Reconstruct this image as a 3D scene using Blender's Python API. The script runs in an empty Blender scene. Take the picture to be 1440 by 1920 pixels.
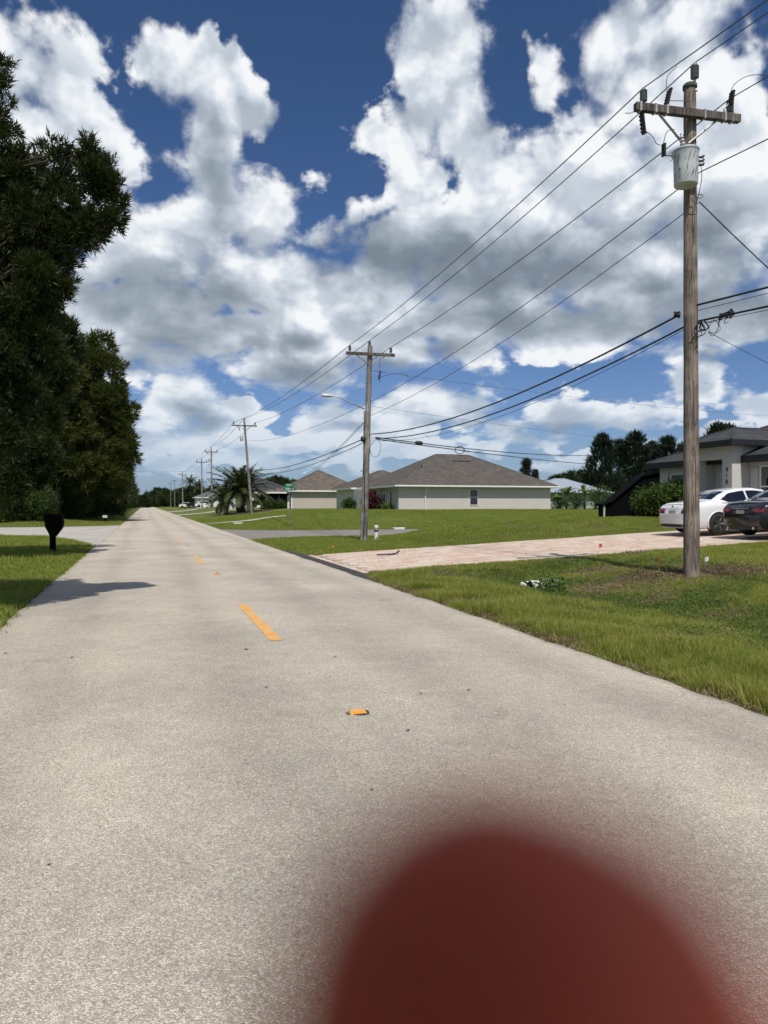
import bpy, bmesh, math, random
import numpy as np
from mathutils import Vector, Matrix
random.seed(7)
RNG = np.random.default_rng(11)
R = math.radians
sc = bpy.context.scene
col = sc.collection

# ------------------------------------------------------------------ camera
EYE = Vector((0.0, 0.0, 1.6))
YAW, PITCH, FPX = R(17.74), R(-0.61), 1400.0      # road runs along +Y, camera turned right of it
cam_data = bpy.data.cameras.new('camera')
cam = bpy.data.objects.new('camera', cam_data)
col.objects.link(cam)
cam.location = EYE
cam.rotation_euler = (R(90) + PITCH, 0, -YAW)
cam_data.sensor_fit = 'VERTICAL'
cam_data.sensor_height = 36.0
cam_data.lens = FPX / 1920 * 36.0
cam_data.clip_start = 0.004
cam_data.clip_end = 6000
cam_data.dof.use_dof = True                        # a phone lens: 4 mm aperture
cam_data.dof.focus_distance = 5.0
cam_data.dof.aperture_fstop = 6.6
sc.camera = cam
sc.render.resolution_x, sc.render.resolution_y = 768, 1024

c_f = Vector((math.sin(YAW) * math.cos(PITCH), math.cos(YAW) * math.cos(PITCH), math.sin(PITCH)))
c_r = Vector((math.cos(YAW), -math.sin(YAW), 0))
c_u = c_r.cross(c_f)

def ray(px, py):
    return c_f + c_r * ((px - 720) / FPX) - c_u * ((py - 960) / FPX)

def at_y(px, py, Y):                               # surveying helper: the point of a sight line at road distance Y
    d = ray(px, py)
    return EYE + d * (Y / d.y)

def at_d(px, py, t):
    return EYE + ray(px, py) * t

# ------------------------------------------------------------------ light
SUN_EL = R(57)
s_dir = Vector((0.10, 0.99, 0)).normalized() * math.cos(SUN_EL) + Vector((0, 0, -math.sin(SUN_EL)))
sd = bpy.data.lights.new('sun', 'SUN')
sd.energy = 4.2
sd.angle = R(0.53)
sd.color = (1.0, 0.95, 0.87)
sun = bpy.data.objects.new('sun', sd)
sun.rotation_euler = s_dir.to_track_quat('-Z', 'Y').to_euler()
sun.location = (0, -20, 30)
col.objects.link(sun)

sc.view_settings.view_transform = 'Standard'
sc.view_settings.look = 'None'
sc.view_settings.exposure = 0.0
sc.view_settings.gamma = 1.0
sc.view_settings.use_curve_mapping = False
sc.cycles.use_denoising = True
sc.cycles.max_bounces = 6
sc.cycles.diffuse_bounces = 3
sc.cycles.transparent_max_bounces = 12
sc.cycles.caustics_reflective = False
sc.cycles.caustics_refractive = False
sc.cycles.sample_clamp_indirect = 4

# ------------------------------------------------------------------ node helpers
class NT:
    def __init__(s, tree):
        s.t = tree
    def n(s, typ, **kw):
        nd = s.t.nodes.new(typ)
        for k, v in kw.items():
            if k.startswith('i_'):
                nd.inputs[k[2:].replace('_', ' ')].default_value = v
            else:
                setattr(nd, k, v)
        return nd
    def link(s, a, b):
        s.t.links.new(a, b)
    def inp(s, sock, v):
        if isinstance(v, bpy.types.NodeSocket):
            s.t.links.new(v, sock)
        else:
            sock.default_value = v
    def m(s, op, a, b=None, c=None, clamp=False):
        nd = s.t.nodes.new('ShaderNodeMath')
        nd.operation = op
        nd.use_clamp = clamp
        for i, v in enumerate((a, b, c)):
            if v is not None:
                s.inp(nd.inputs[i], v)
        return nd.outputs[0]
    def v(s, op, a, b=None, c=None):
        nd = s.t.nodes.new('ShaderNodeVectorMath')
        nd.operation = op
        for i, x in enumerate((a, b, c)):
            if x is not None:
                s.inp(nd.inputs[i], x)
        return nd.outputs['Value'] if op in ('LENGTH', 'DOT_PRODUCT', 'DISTANCE') else nd.outputs[0]
    def ss(s, x, a, b, lo=0.0, hi=1.0):            # smoothstep
        nd = s.t.nodes.new('ShaderNodeMapRange')
        nd.interpolation_type = 'SMOOTHSTEP'
        s.inp(nd.inputs[0], x)
        for i, v in enumerate((a, b, lo, hi)):
            s.inp(nd.inputs[i + 1], v)
        return nd.outputs[0]
    def lin(s, x, a, b, lo=0.0, hi=1.0):
        nd = s.t.nodes.new('ShaderNodeMapRange')
        s.inp(nd.inputs[0], x)
        for i, v in enumerate((a, b, lo, hi)):
            s.inp(nd.inputs[i + 1], v)
        return nd.outputs[0]
    def mix(s, f, a, b, blend='MIX'):
        nd = s.t.nodes.new('ShaderNodeMix')
        nd.data_type = 'RGBA'
        nd.blend_type = blend
        s.inp(nd.inputs[0], f)
        s.inp(nd.inputs[6], a if isinstance(a, bpy.types.NodeSocket) else (*a, 1))
        s.inp(nd.inputs[7], b if isinstance(b, bpy.types.NodeSocket) else (*b, 1))
        return nd.outputs[2]
    def noise(s, vec, scale, detail=4, rough=.55, dist=0.0, dim='3D'):
        nd = s.n('ShaderNodeTexNoise', noise_dimensions=dim)
        if vec is not None:
            s.link(vec, nd.inputs['Vector'])
        nd.inputs['Scale'].default_value = scale
        nd.inputs['Detail'].default_value = detail
        nd.inputs['Roughness'].default_value = rough
        nd.inputs['Distortion'].default_value = dist
        return nd
    def xyz(s, x, y, z):
        nd = s.n('ShaderNodeCombineXYZ')
        for i, v in enumerate((x, y, z)):
            s.inp(nd.inputs[i], v)
        return nd.outputs[0]
    def sep(s, v):
        nd = s.n('ShaderNodeSeparateXYZ')
        s.link(v, nd.inputs[0])
        return nd.outputs

# ------------------------------------------------------------------ sky: Nishita air with cumulus placed by compass bearing and height
world = bpy.data.worlds.new('World')
sc.world = world
world.use_nodes = True
world.cycles.sampling_method = 'MANUAL'
world.cycles.sample_map_resolution = 512
T = NT(world.node_tree)
T.t.nodes.clear()
SKY_STRENGTH = 0.085
sky = T.n('ShaderNodeTexSky', sky_type='NISHITA')
sky.sun_disc = False
sky.sun_elevation = SUN_EL
sky.sun_rotation = math.atan2(-s_dir.x, -s_dir.y)
sky.altitude = 0
sky.air_density = 1.0
sky.dust_density = 0.6
sky.ozone_density = 2.2
tc = T.n('ShaderNodeTexCoord')
D = T.v('NORMALIZE', tc.outputs['Generated'])
dx, dy, dz = T.sep(D)
az = T.m('ARCTAN2', dx, dy)
el = T.m('ARCSINE', dz)

# noise space: closer to the horizon the clouds are farther away and look smaller
def sky_space(a, e):
    k = T.m('POWER', T.m('ADD', T.m('MAXIMUM', e, 0.0), 0.16), 0.38)
    return T.xyz(T.m('MULTIPLY', a, 1.55), T.m('MULTIPLY', k, 3.6), 0.0)
grp = bpy.data.node_groups.new('cloud_billow', 'ShaderNodeTree')
grp.interface.new_socket('Vector', in_out='INPUT', socket_type='NodeSocketVector')
grp.interface.new_socket('Height', in_out='OUTPUT', socket_type='NodeSocketFloat')
G = NT(grp)
gi = grp.nodes.new('NodeGroupInput')
go = grp.nodes.new('NodeGroupOutput')
wn = G.noise(gi.outputs[0], 5.0, 2, .5, dim='2D')
wv = G.v('MULTIPLY_ADD', G.v('SUBTRACT', wn.outputs['Color'], (.5, .5, .5)), (.10, .10, 0), gi.outputs[0])
v1 = G.n('ShaderNodeTexVoronoi', feature='SMOOTH_F1', voronoi_dimensions='2D')
v1.inputs['Scale'].default_value = 8.0
v1.inputs['Detail'].default_value = 2.5
v1.inputs['Roughness'].default_value = .42
v1.inputs['Lacunarity'].default_value = 2.4
v1.inputs['Smoothness'].default_value = .4
G.link(wv, v1.inputs['Vector'])
n1 = G.noise(gi.outputs[0], 9.0, 7, .55, 0.0, dim='2D')
G.link(G.m('ADD', G.m('MULTIPLY', G.m('SUBTRACT', 1.0, v1.outputs['Distance']), .55), G.m('MULTIPLY', n1.outputs['Fac'], .75)), go.inputs[0])
def billow(vec):
    g = T.n('ShaderNodeGroup')
    g.node_tree = grp
    T.link(vec, g.inputs[0])
    return g.outputs[0]
S0 = sky_space(az, el)
H0 = billow(S0)
# light comes from high behind the camera: compare with the cloud a little higher up and to the right
H1 = billow(sky_space(T.m('ADD', az, .008), T.m('ADD', el, .026)))
f2 = T.noise(S0, 3.6, 3, .5, dim='2D').outputs['Fac']
f3 = T.noise(sky_space(T.m('ADD', az, .03), T.m('ADD', el, .07)), 3.6, 3, .5, dim='2D').outputs['Fac']

wob = T.noise(S0, 3.4, 6, .62, dim='2D')
wvec = T.v('MULTIPLY', T.v('SUBTRACT', wob.outputs['Color'], (.5, .5, .5)), (150, 150, 0))
UV0 = T.v('MULTIPLY', T.xyz(az, el, 0.0), (FPX, FPX, 0))
UV = T.v('ADD', UV0, wvec)

def bearing(px, py):
    d = ray(px, py).normalized()
    return math.atan2(d.x, d.y) * FPX, math.asin(d.z) * FPX

def blobs(lst, uv, soft=.35):
    acc = None
    for b in lst:
        px, py, rx, ry = b[:4]
        w = b[4] if len(b) > 4 else 1.0
        u, v = bearing(px, py)
        c = T.v('LENGTH', T.v('MULTIPLY_ADD', uv, (1 / rx, 1 / ry, 0), (-u / rx, -v / ry, 0)))
        if w != 1.0:
            c = T.m('ADD', c, 1.0 - w)
        acc = c if acc is None else T.m('SMOOTH_MIN', acc, c, soft)
    return T.m('SUBTRACT', 1.0, acc)
cover = [
    (120,165,110,95),(60,300,120,150),(215,340,60,90),(165,240,70,90),(35,150,60,60),
    (325,130,72,62),(408,95,48,52),(400,180,70,90),(478,215,58,42),(390,300,68,120),(400,400,110,90),(310,470,160,80),(490,430,80,70),
    (290,560,180,110),(430,520,140,100),(330,620,110,50),(520,540,90,90),
    (603,447,62,36),(565,520,60,50),(620,620,150,100),(560,690,100,60),(430,630,160,60),(610,560,130,80),(240,600,80,70),(900,540,260,85),(1220,520,300,95),
    (790,70,72,80),(860,70,70,90),(800,180,85,100),(740,260,85,62),(870,210,80,110),(790,330,70,60),(940,330,120,120),
    (1040,360,140,110),(820,420,130,70),(720,470,90,90),(1150,400,160,110),(1000,480,320,100),(1290,430,200,160),
    (1180,70,95,100),(1300,50,105,110),(1220,190,120,110),(1340,220,110,120),(1420,330,90,140),(1020,120,50,70,.8),(1100,230,60,50,.8),
    (720,600,160,110),(880,600,200,80),(1080,600,330,80),(1360,610,180,70),(560,640,140,90),(300,690,80,60),
    (260,660,90,50),(345,760,110,40),(425,780,62,32),(470,760,50,26),(400,810,130,32),(520,815,90,30),(280,825,50,40),
    (620,775,75,42),(700,800,120,50),(790,770,100,40),(880,770,80,36),(1060,775,85,45),(1180,785,90,32),(1300,745,60,30),
    (1310,690,90,36,.7),(1430,770,50,30),(580,345,56,20,.55),(500,850,160,24,.75),(330,870,90,22,.8),(700,850,220,24,.75),(980,830,140,26,.8),(1250,830,160,24,.7),
]
CV = blobs(cover, UV)
dark = [
    (300,575,170,58),(360,620,130,40),(420,560,120,50,.8),(470,650,110,40,.6),(230,520,90,60,.6),
    (700,470,80,75,.9),(820,480,150,60),(960,500,170,55),(1080,480,140,50,.7),(610,500,80,40,.6),
    (900,600,170,40),(1100,600,240,50),(1330,600,150,52),(1240,540,150,40,.6),(560,705,110,34,.8),(700,680,110,34,.8),(840,660,120,32,.8),
    (400,320,46,130,.6),(400,420,80,60,.55),(390,785,60,22,.7),(360,770,80,20,.5),(920,225,50,60,.5),(1230,110,60,50,.35),
    (1330,420,90,60,.6),(640,800,120,16,.6),(1050,800,110,14,.5),(1330,690,60,24,.7),(240,690,70,30,.5),(560,640,80,40,.5),(860,800,110,14,.5),
]
DK = blobs(dark, T.v('ADD', UV0, T.v('MULTIPLY', wvec, (.7, .5, 0))), .5)
# beyond the view the same kind of broken cumulus goes on round the whole sky
outn = T.noise(S0, 1.7, 3, .5, dim='2D')
outC = T.m('MULTIPLY', T.m('SUBTRACT', outn.outputs['Fac'], .5), 3.2)
dotv = T.v('DOT_PRODUCT', D, tuple(c_f))
inside = T.ss(dotv, .70, .80)
CV2 = T.m('ADD', T.m('MULTIPLY', CV, inside), T.m('MULTIPLY', outC, T.m('SUBTRACT', 1.0, inside)))
DK2 = T.m('ADD', T.m('MULTIPLY', DK, inside), T.m('MULTIPLY', -.3, T.m('SUBTRACT', 1.0, inside)))
hz = T.ss(el, 0.0, R(3.2))
lowc = T.noise(S0, 7.5, 4, .55, dim='2D').outputs['Fac']
lowC = T.m('ADD', T.m('MULTIPLY', T.m('SUBTRACT', lowc, .50), 3.4), T.ss(el, R(10), R(6), -1.6, 0.0))
CV2 = T.m('MAXIMUM', CV2, T.m('SUBTRACT', lowC, T.ss(el, R(2.5), R(.8))))
dens = T.m('ADD', CV2, T.m('MULTIPLY', T.m('SUBTRACT', H0, T.ss(el, R(10), R(20), .56, .61)), 1.1))
alpha = T.ss(dens, -.05, T.lin(f2, .38, .62, .60, .14))
alpha = T.m('MULTIPLY', alpha, T.lin(el, R(.5), R(7), .55, 1.0))
# shade: broad soft greys under the towers, small bright billows on top
emb = T.m('MAXIMUM', T.m('SUBTRACT', H0, H1), -.16)
emb2 = T.m('SUBTRACT', f2, f3)
dk = T.ss(DK2, -.55, .80)
lit = T.m('ADD', .84, T.m('ADD', T.m('MULTIPLY', T.m('MULTIPLY', emb, T.lin(dk, 0.0, 1.0, 1.0, .45)), .78), T.m('MULTIPLY', emb2, .55)))
lit = T.m('ADD', lit, T.m('MULTIPLY', T.m('SUBTRACT', H0, .72), .12))
lit = T.m('ADD', lit, T.ss(dens, .0, .5, .10, 0.0))
lit = T.m('SUBTRACT', lit, T.m('MULTIPLY', dk, .47))
lit = T.m('MAXIMUM', T.m('MINIMUM', lit, 1.0), .16)
ramp = T.n('ShaderNodeValToRGB')
cr = ramp.color_ramp
cr.elements[0].position = 0.0; cr.elements[0].color = (.15, .175, .21, 1)
cr.elements[1].position = 1.0; cr.elements[1].color = (.92, .94, .96, 1)
for p, c in ((.3, (.22, .265, .325, 1)), (.5, (.345, .40, .47, 1)), (.75, (.58, .64, .72, 1)), (.9, (.78, .825, .88, 1))):
    e = cr.elements.new(p); e.color = c
T.link(lit, ramp.inputs[0])
# far clouds take on the air's colour
ccol = T.mix(T.ss(el, R(1.0), R(13), .45, 0.0), ramp.outputs[0], (.40, .53, .68))
cl = T.v('MULTIPLY', ccol, (1 / SKY_STRENGTH,) * 3)
skyc = T.mix(T.ss(el, 0.0, R(30)), T.v('MULTIPLY', sky.outputs[0], (.62, .745, 1.04)), T.v('MULTIPLY', sky.outputs[0], (.44, .61, .84)))
fin = T.mix(alpha, skyc, cl)
# haze along the horizon
fin = T.mix(T.ss(el, R(-1), R(5), .5, 0.0), fin, tuple(c / SKY_STRENGTH for c in (.26, .40, .60)))
bg = T.n('ShaderNodeBackground')
bg.inputs['Strength'].default_value = SKY_STRENGTH
T.link(fin, bg.inputs['Color'])
wo = T.n('ShaderNodeOutputWorld')
T.link(bg.outputs[0], wo.inputs[0])

# ------------------------------------------------------------------ object helpers
def tag(o, label=None, cat=None, group=None, kind=None):
    if label: o['label'] = label
    if cat: o['category'] = cat
    if group: o['group'] = group
    if kind: o['kind'] = kind
    return o

def empty(name, loc, rz=0.0):
    o = bpy.data.objects.new(name, None)
    o.empty_display_size = .2
    o.location = loc
    o.rotation_euler = (0, 0, rz)
    col.objects.link(o)
    return o

def children(o):
    return [c for c in bpy.data.objects if c.parent == o]

def copy_tree(o, parent=None, kids=None):
    kids = kids if kids is not None else {}
    if not kids:
        for c in bpy.data.objects:
            if c.parent: kids.setdefault(c.parent.name, []).append(c)
        kids.setdefault('', [])
    c = o.copy()
    for k in ('label',):
        if parent is not None and k in c: pass
    col.objects.link(c)
    c.parent = parent
    for ch in kids.get(o.name, []):
        copy_tree(ch, c, kids)
    return c

def mesh_np(name, V, F, mat=None, parent=None, smooth=False, loc=None, mats=None, fm=None):
    """V (n,3), F: array (m,k) or list of arrays/tuples"""
    me = bpy.data.meshes.new(name)
    V = np.asarray(V, dtype=np.float32).reshape(-1, 3)
    if isinstance(F, np.ndarray):
        k = F.shape[1]; nf = F.shape[0]
        me.vertices.add(len(V)); me.vertices.foreach_set('co', V.ravel())
        me.loops.add(nf * k); me.polygons.add(nf)
        me.loops.foreach_set('vertex_index', F.astype(np.int32).ravel())
        me.polygons.foreach_set('loop_start', np.arange(0, nf * k, k, dtype=np.int32))
        try: me.polygons.foreach_set('loop_total', np.full(nf, k, dtype=np.int32))
        except Exception: pass
        me.update(calc_edges=True)
    else:
        me.from_pydata([tuple(map(float, v)) for v in V], [], [tuple(int(i) for i in f) for f in F])
        me.update()
    if smooth:
        me.polygons.foreach_set('use_smooth', np.ones(len(me.polygons), dtype=bool))
    for m_ in (mats or ([mat] if mat else [])):
        me.materials.append(m_)
    if fm is not None:
        me.polygons.foreach_set('material_index', np.asarray(fm, dtype=np.int32))
    o = bpy.data.objects.new(name, me)
    if parent is not None: o.parent = parent
    if loc is not None: o.location = loc
    col.objects.link(o)
    return o

class MB:
    """collects shapes into one mesh"""
    def __init__(s):
        s.V = []; s.F = []
    def add(s, V, F):
        b = len(s.V)
        s.V += [tuple(v) for v in V]
        s.F += [tuple(i + b for i in f) for f in F]
        return s
    def box(s, x0, x1, y0, y1, z0, z1, bev=0.0, M=None):
        if bev <= 0:
            V = [(x, y, z) for z in (z0, z1) for y in (y0, y1) for x in (x0, x1)]
            F = [(0, 2, 3, 1), (4, 5, 7, 6), (0, 1, 5, 4), (2, 6, 7, 3), (0, 4, 6, 2), (1, 3, 7, 5)]
        else:
            bm = bmesh.new()
            bmesh.ops.create_cube(bm, size=1)
            for v in bm.verts:
                v.co = Vector(((x0 + x1) / 2 + v.co.x * (x1 - x0), (y0 + y1) / 2 + v.co.y * (y1 - y0), (z0 + z1) / 2 + v.co.z * (z1 - z0)))
            bmesh.ops.bevel(bm, geom=bm.edges[:], offset=bev, segments=2, affect='EDGES', profile=.6)
            bm.verts.index_update()
            V = [v.co[:] for v in bm.verts]; F = [[v.index for v in f.verts] for f in bm.faces]
            bm.free()
        if M is not None: V = [(M @ Vector(v))[:] for v in V]
        return s.add(V, F)
    def tube(s, pts, r, n=8, cap=True):
        pts = [Vector(p) for p in pts]
        rs = r if isinstance(r, (list, tuple)) else [r] * len(pts)
        t0 = (pts[1] - pts[0]).normalized()
        a = Vector((0, 0, 1)) if abs(t0.z) < .9 else Vector((1, 0, 0))
        u = t0.cross(a).normalized()
        V = []; F = []
        for i, p in enumerate(pts):
            t = (pts[min(i + 1, len(pts) - 1)] - pts[max(i - 1, 0)]).normalized()
            u = (u - t * u.dot(t)).normalized()
            w = t.cross(u)
            for k in range(n):
                an = 2 * math.pi * k / n
                V.append((p + (u * math.cos(an) + w * math.sin(an)) * rs[i])[:])
        for i in range(len(pts) - 1):
            for k in range(n):
                F.append((i * n + k, i * n + (k + 1) % n, (i + 1) * n + (k + 1) % n, (i + 1) * n + k))
        if cap:
            F.append(tuple(range(n - 1, -1, -1)))
            F.append(tuple((len(pts) - 1) * n + k for k in range(n)))
        return s.add(V, F)
    def lathe(s, prof, n=20, M=None, axis='z'):
        V = []; F = []
        for (r, z) in prof:
            for k in range(n):
                an = 2 * math.pi * k / n
                V.append((r * math.cos(an), r * math.sin(an), z))
        for i in range(len(prof) - 1):
            for k in range(n):
                F.append((i * n + k, i * n + (k + 1) % n, (i + 1) * n + (k + 1) % n, (i + 1) * n + k))
        F.append(tuple(range(n - 1, -1, -1)))
        F.append(tuple((len(prof) - 1) * n + k for k in range(n)))
        if M is not None: V = [(M @ Vector(v))[:] for v in V]
        return s.add(V, F)
    def poly(s, pts):
        return s.add(pts, [tuple(range(len(pts)))])
    def build(s, name, mat, parent=None, smooth=False, loc=None, auto=None):
        o = mesh_np(name, s.V, s.F, mat, parent, smooth, loc)
        if auto is not None:
            me = o.data
            me.polygons.foreach_set('use_smooth', np.ones(len(me.polygons), dtype=bool))
            me.set_sharp_from_angle(angle=R(auto))
        return o

# ------------------------------------------------------------------ materials
MATS = {}
def mat(name, colr, rough=.7, metal=0.0, var=0.12, scale=6.0, bump=0.0, bscale=40.0, spec=.5, coat=0.0, world=False, stretch=None):
    """plain surface with a little procedural colour drift, grime and relief"""
    if name in MATS: return MATS[name]
    m_ = bpy.data.materials.new(name)
    m_.use_nodes = True
    N = NT(m_.node_tree)
    b = m_.node_tree.nodes['Principled BSDF']
    t = N.n('ShaderNodeTexCoord')
    if world:
        t2 = N.n('ShaderNodeNewGeometry'); vec = t2.outputs['Position']
    else:
        vec = t.outputs['Object']
    if stretch: vec = N.v('MULTIPLY', vec, stretch)
    n1 = N.noise(vec, scale, 6, .6)
    n2 = N.noise(vec, scale * 7.3, 4, .6)
    f = N.m('ADD', N.m('MULTIPLY', n1.outputs['Fac'], .6), N.m('MULTIPLY', n2.outputs['Fac'], .4))
    lo = tuple(max(0, c * (1 - var * 1.6)) for c in colr); hi = tuple(min(1, c * (1 + var)) for c in colr)
    N.link(N.mix(N.lin(f, .3, .7), lo, hi), b.inputs['Base Color'])
    N.link(N.lin(n2.outputs['Fac'], .3, .7, max(.02, rough - .08), min(1, rough + .08)), b.inputs['Roughness'])
    b.inputs['Metallic'].default_value = metal
    b.inputs['Specular IOR Level'].default_value = spec
    b.inputs['Coat Weight'].default_value = coat
    if coat: b.inputs['Coat Roughness'].default_value = .04
    if bump > 0:
        n3 = N.noise(vec, bscale, 5, .6)
        bp = N.n('ShaderNodeBump')
        bp.inputs['Strength'].default_value = min(1, bump)
        bp.inputs['Distance'].default_value = .01
        N.link(n3.outputs['Fac'], bp.inputs['Height'])
        N.link(bp.outputs[0], b.inputs['Normal'])
    MATS[name] = m_
    return m_

def custom(name):
    m_ = bpy.data.materials.new(name)
    m_.use_nodes = True
    MATS[name] = m_
    return m_, NT(m_.node_tree), m_.node_tree.nodes['Principled BSDF']

# weathered, cracked pole timber
def wood_mat(name, c0, c1):
    m_, N, b = custom(name)
    t = N.n('ShaderNodeTexCoord').outputs['Object']
    st = N.v('MULTIPLY', t, (1, 1, .045))
    g1 = N.noise(st, 34, 8, .65, .4)
    g2 = N.noise(st, 9, 5, .6, .6)
    kn = N.noise(t, 2.2, 3, .5)
    ck = N.noise(N.v('MULTIPLY', t, (1, 1, .02)), 26, 4, .55, .8)
    crack = N.ss(N.m('ABSOLUTE', N.m('SUBTRACT', ck.outputs['Fac'], .5)), 0, .035, 1, 0)
    c = N.mix(N.lin(g1.outputs['Fac'], .32, .68), c0, c1)
    c = N.mix(N.lin(g2.outputs['Fac'], .35, .7), c, tuple(x * .62 for x in c0))
    c = N.mix(N.lin(kn.outputs['Fac'], .45, .75), c, tuple(min(1, x * 1.25) for x in c1))
    c = N.mix(N.m('MULTIPLY', crack, .8), c, (.035, .026, .02))
    N.link(c, b.inputs['Base Color'])
    b.inputs['Roughness'].default_value = .85
    bp = N.n('ShaderNodeBump'); bp.inputs['Strength'].default_value = .9; bp.inputs['Distance'].default_value = .012
    N.link(N.m('SUBTRACT', g1.outputs['Fac'], N.m('MULTIPLY', crack, .8)), bp.inputs['Height'])
    N.link(bp.outputs[0], b.inputs['Normal'])
    return m_
wood_mat('pole_wood', (.165, .125, .10), (.33, .265, .215))
wood_mat('grey_pole_wood', (.19, .175, .16), (.36, .34, .31))
wood_mat('arm_wood', (.075, .06, .05), (.17, .14, .12))

# road: sun-bleached chip-seal with pale stones in a tan binder
def road_mat(name, base, dark, light, tint=(1, 1, 1), tracks=True, crk=True):
    m_, N, b = custom(name)
    p = N.n('ShaderNodeNewGeometry').outputs['Position']
    x, y, z = N.sep(p)
    v = N.n('ShaderNodeTexVoronoi', voronoi_dimensions='2D'); v.inputs['Scale'].default_value = 160
    N.link(p, v.inputs['Vector'])
    v2 = N.n('ShaderNodeTexVoronoi', voronoi_dimensions='2D'); v2.inputs['Scale'].default_value = 75
    N.link(p, v2.inputs['Vector'])
    st = N.sep(v.outputs['Color'])[0]
    st2 = N.sep(v2.outputs['Color'])[1]
    fine = N.noise(p, 150, 4, .75, dim='2D').outputs['Fac']
    big = N.noise(p, .55, 5, .6, dim='2D').outputs['Fac']
    mid = N.noise(p, 5, 5, .65, dim='2D').outputs['Fac']
    c = N.mix(N.lin(st, .15, .85), dark, base)
    c = N.mix(N.m('MULTIPLY', N.ss(st, .72, .97), .95), c, light)
    c = N.mix(N.m('MULTIPLY', N.ss(st2, .90, .99), .6), c, light)
    c = N.mix(N.m('MULTIPLY', N.ss(st2, .0, .09, 1, 0), .6), c, tuple(q * .5 for q in dark))
    gap = N.ss(v.outputs['Distance'], .30, .62)
    c = N.mix(N.m('MULTIPLY', gap, .55), c, tuple(q * .62 for q in dark))
    c = N.mix(N.lin(fine, .3, .7, 0, .35), c, tuple(q * .6 for q in dark), 'MIX')
    c = N.mix(1.0, c, N.mix(N.lin(big, .3, .7), (.84, .84, .845), (1.08, 1.07, 1.05)), 'MULTIPLY')
    c = N.mix(1.0, c, N.mix(N.lin(mid, .25, .75), (.92, .92, .92), (1.07, 1.07, 1.06)), 'MULTIPLY')
    if tracks:
        wob_ = N.m('MULTIPLY', N.m('SUBTRACT', N.noise(N.v('MULTIPLY', p, (1, .12, 1)), .6, 3, .5, dim='2D').outputs['Fac'], .5), .8)
        xx = N.m('ADD', x, wob_)
        tr = None
        for cx, wd in ((-.75, .38), (.75, .36), (2.35, .36), (3.75, .34)):
            q = N.ss(N.m('ABSOLUTE', N.m('SUBTRACT', xx, cx)), 0, wd * 1.6, 1, 0)
            tr = q if tr is None else N.m('MAXIMUM', tr, q)
        c = N.mix(N.m('MULTIPLY', tr, .75), c, N.mix(1.0, c, (.82, .82, .825), 'MULTIPLY'))
        ed = N.ss(x, -1.0, -1.75)
        c = N.mix(N.m('MULTIPLY', ed, .5), c, N.mix(1.0, c, (.86, .86, .87), 'MULTIPLY'))
    if crk:
        cn = N.noise(N.v('MULTIPLY', p, (1, .35, 1)), .8, 7, .6, .9, dim='2D').outputs['Fac']
        ck = N.ss(N.m('ABSOLUTE', N.m('SUBTRACT', cn, .44)), 0, .0022, 1, 0)
        ck = N.m('MULTIPLY', ck, N.ss(mid, .42, .58))
        c = N.mix(N.m('MULTIPLY', ck, .7), c, tuple(q * .45 for q in dark))
        sp = N.noise(p, 2.3, 4, .5, dim='2D').outputs['Fac']
        c = N.mix(N.m('MULTIPLY', N.ss(sp, .66, .78), .22), c, tuple(q * .45 for q in dark))
    c = N.mix(1.0, c, tint, 'MULTIPLY')
    N.link(c, b.inputs['Base Color'])
    b.inputs['Roughness'].default_value = .88
    b.inputs['Specular IOR Level'].default_value = .25
    bp = N.n('ShaderNodeBump'); bp.inputs['Strength'].default_value = .75; bp.inputs['Distance'].default_value = .006
    h = N.m('SUBTRACT', N.m('MULTIPLY', fine, .5), v.outputs['Distance'])
    N.link(h, bp.inputs['Height'])
    N.link(bp.outputs[0], b.inputs['Normal'])
    return m_
road_mat('road', (.73, .65, .545), (.47, .415, .34), (.99, .93, .82))
road_mat('side_road', (.60, .565, .51), (.45, .42, .375), (.82, .78, .72), tracks=False)
road_mat('cross_road', (.34, .31, .285), (.22, .205, .185), (.52, .48, .45), tracks=False)
road_mat('asphalt_patch', (.085, .078, .072), (.045, .042, .04), (.19, .18, .17), tracks=False, crk=False)

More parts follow.
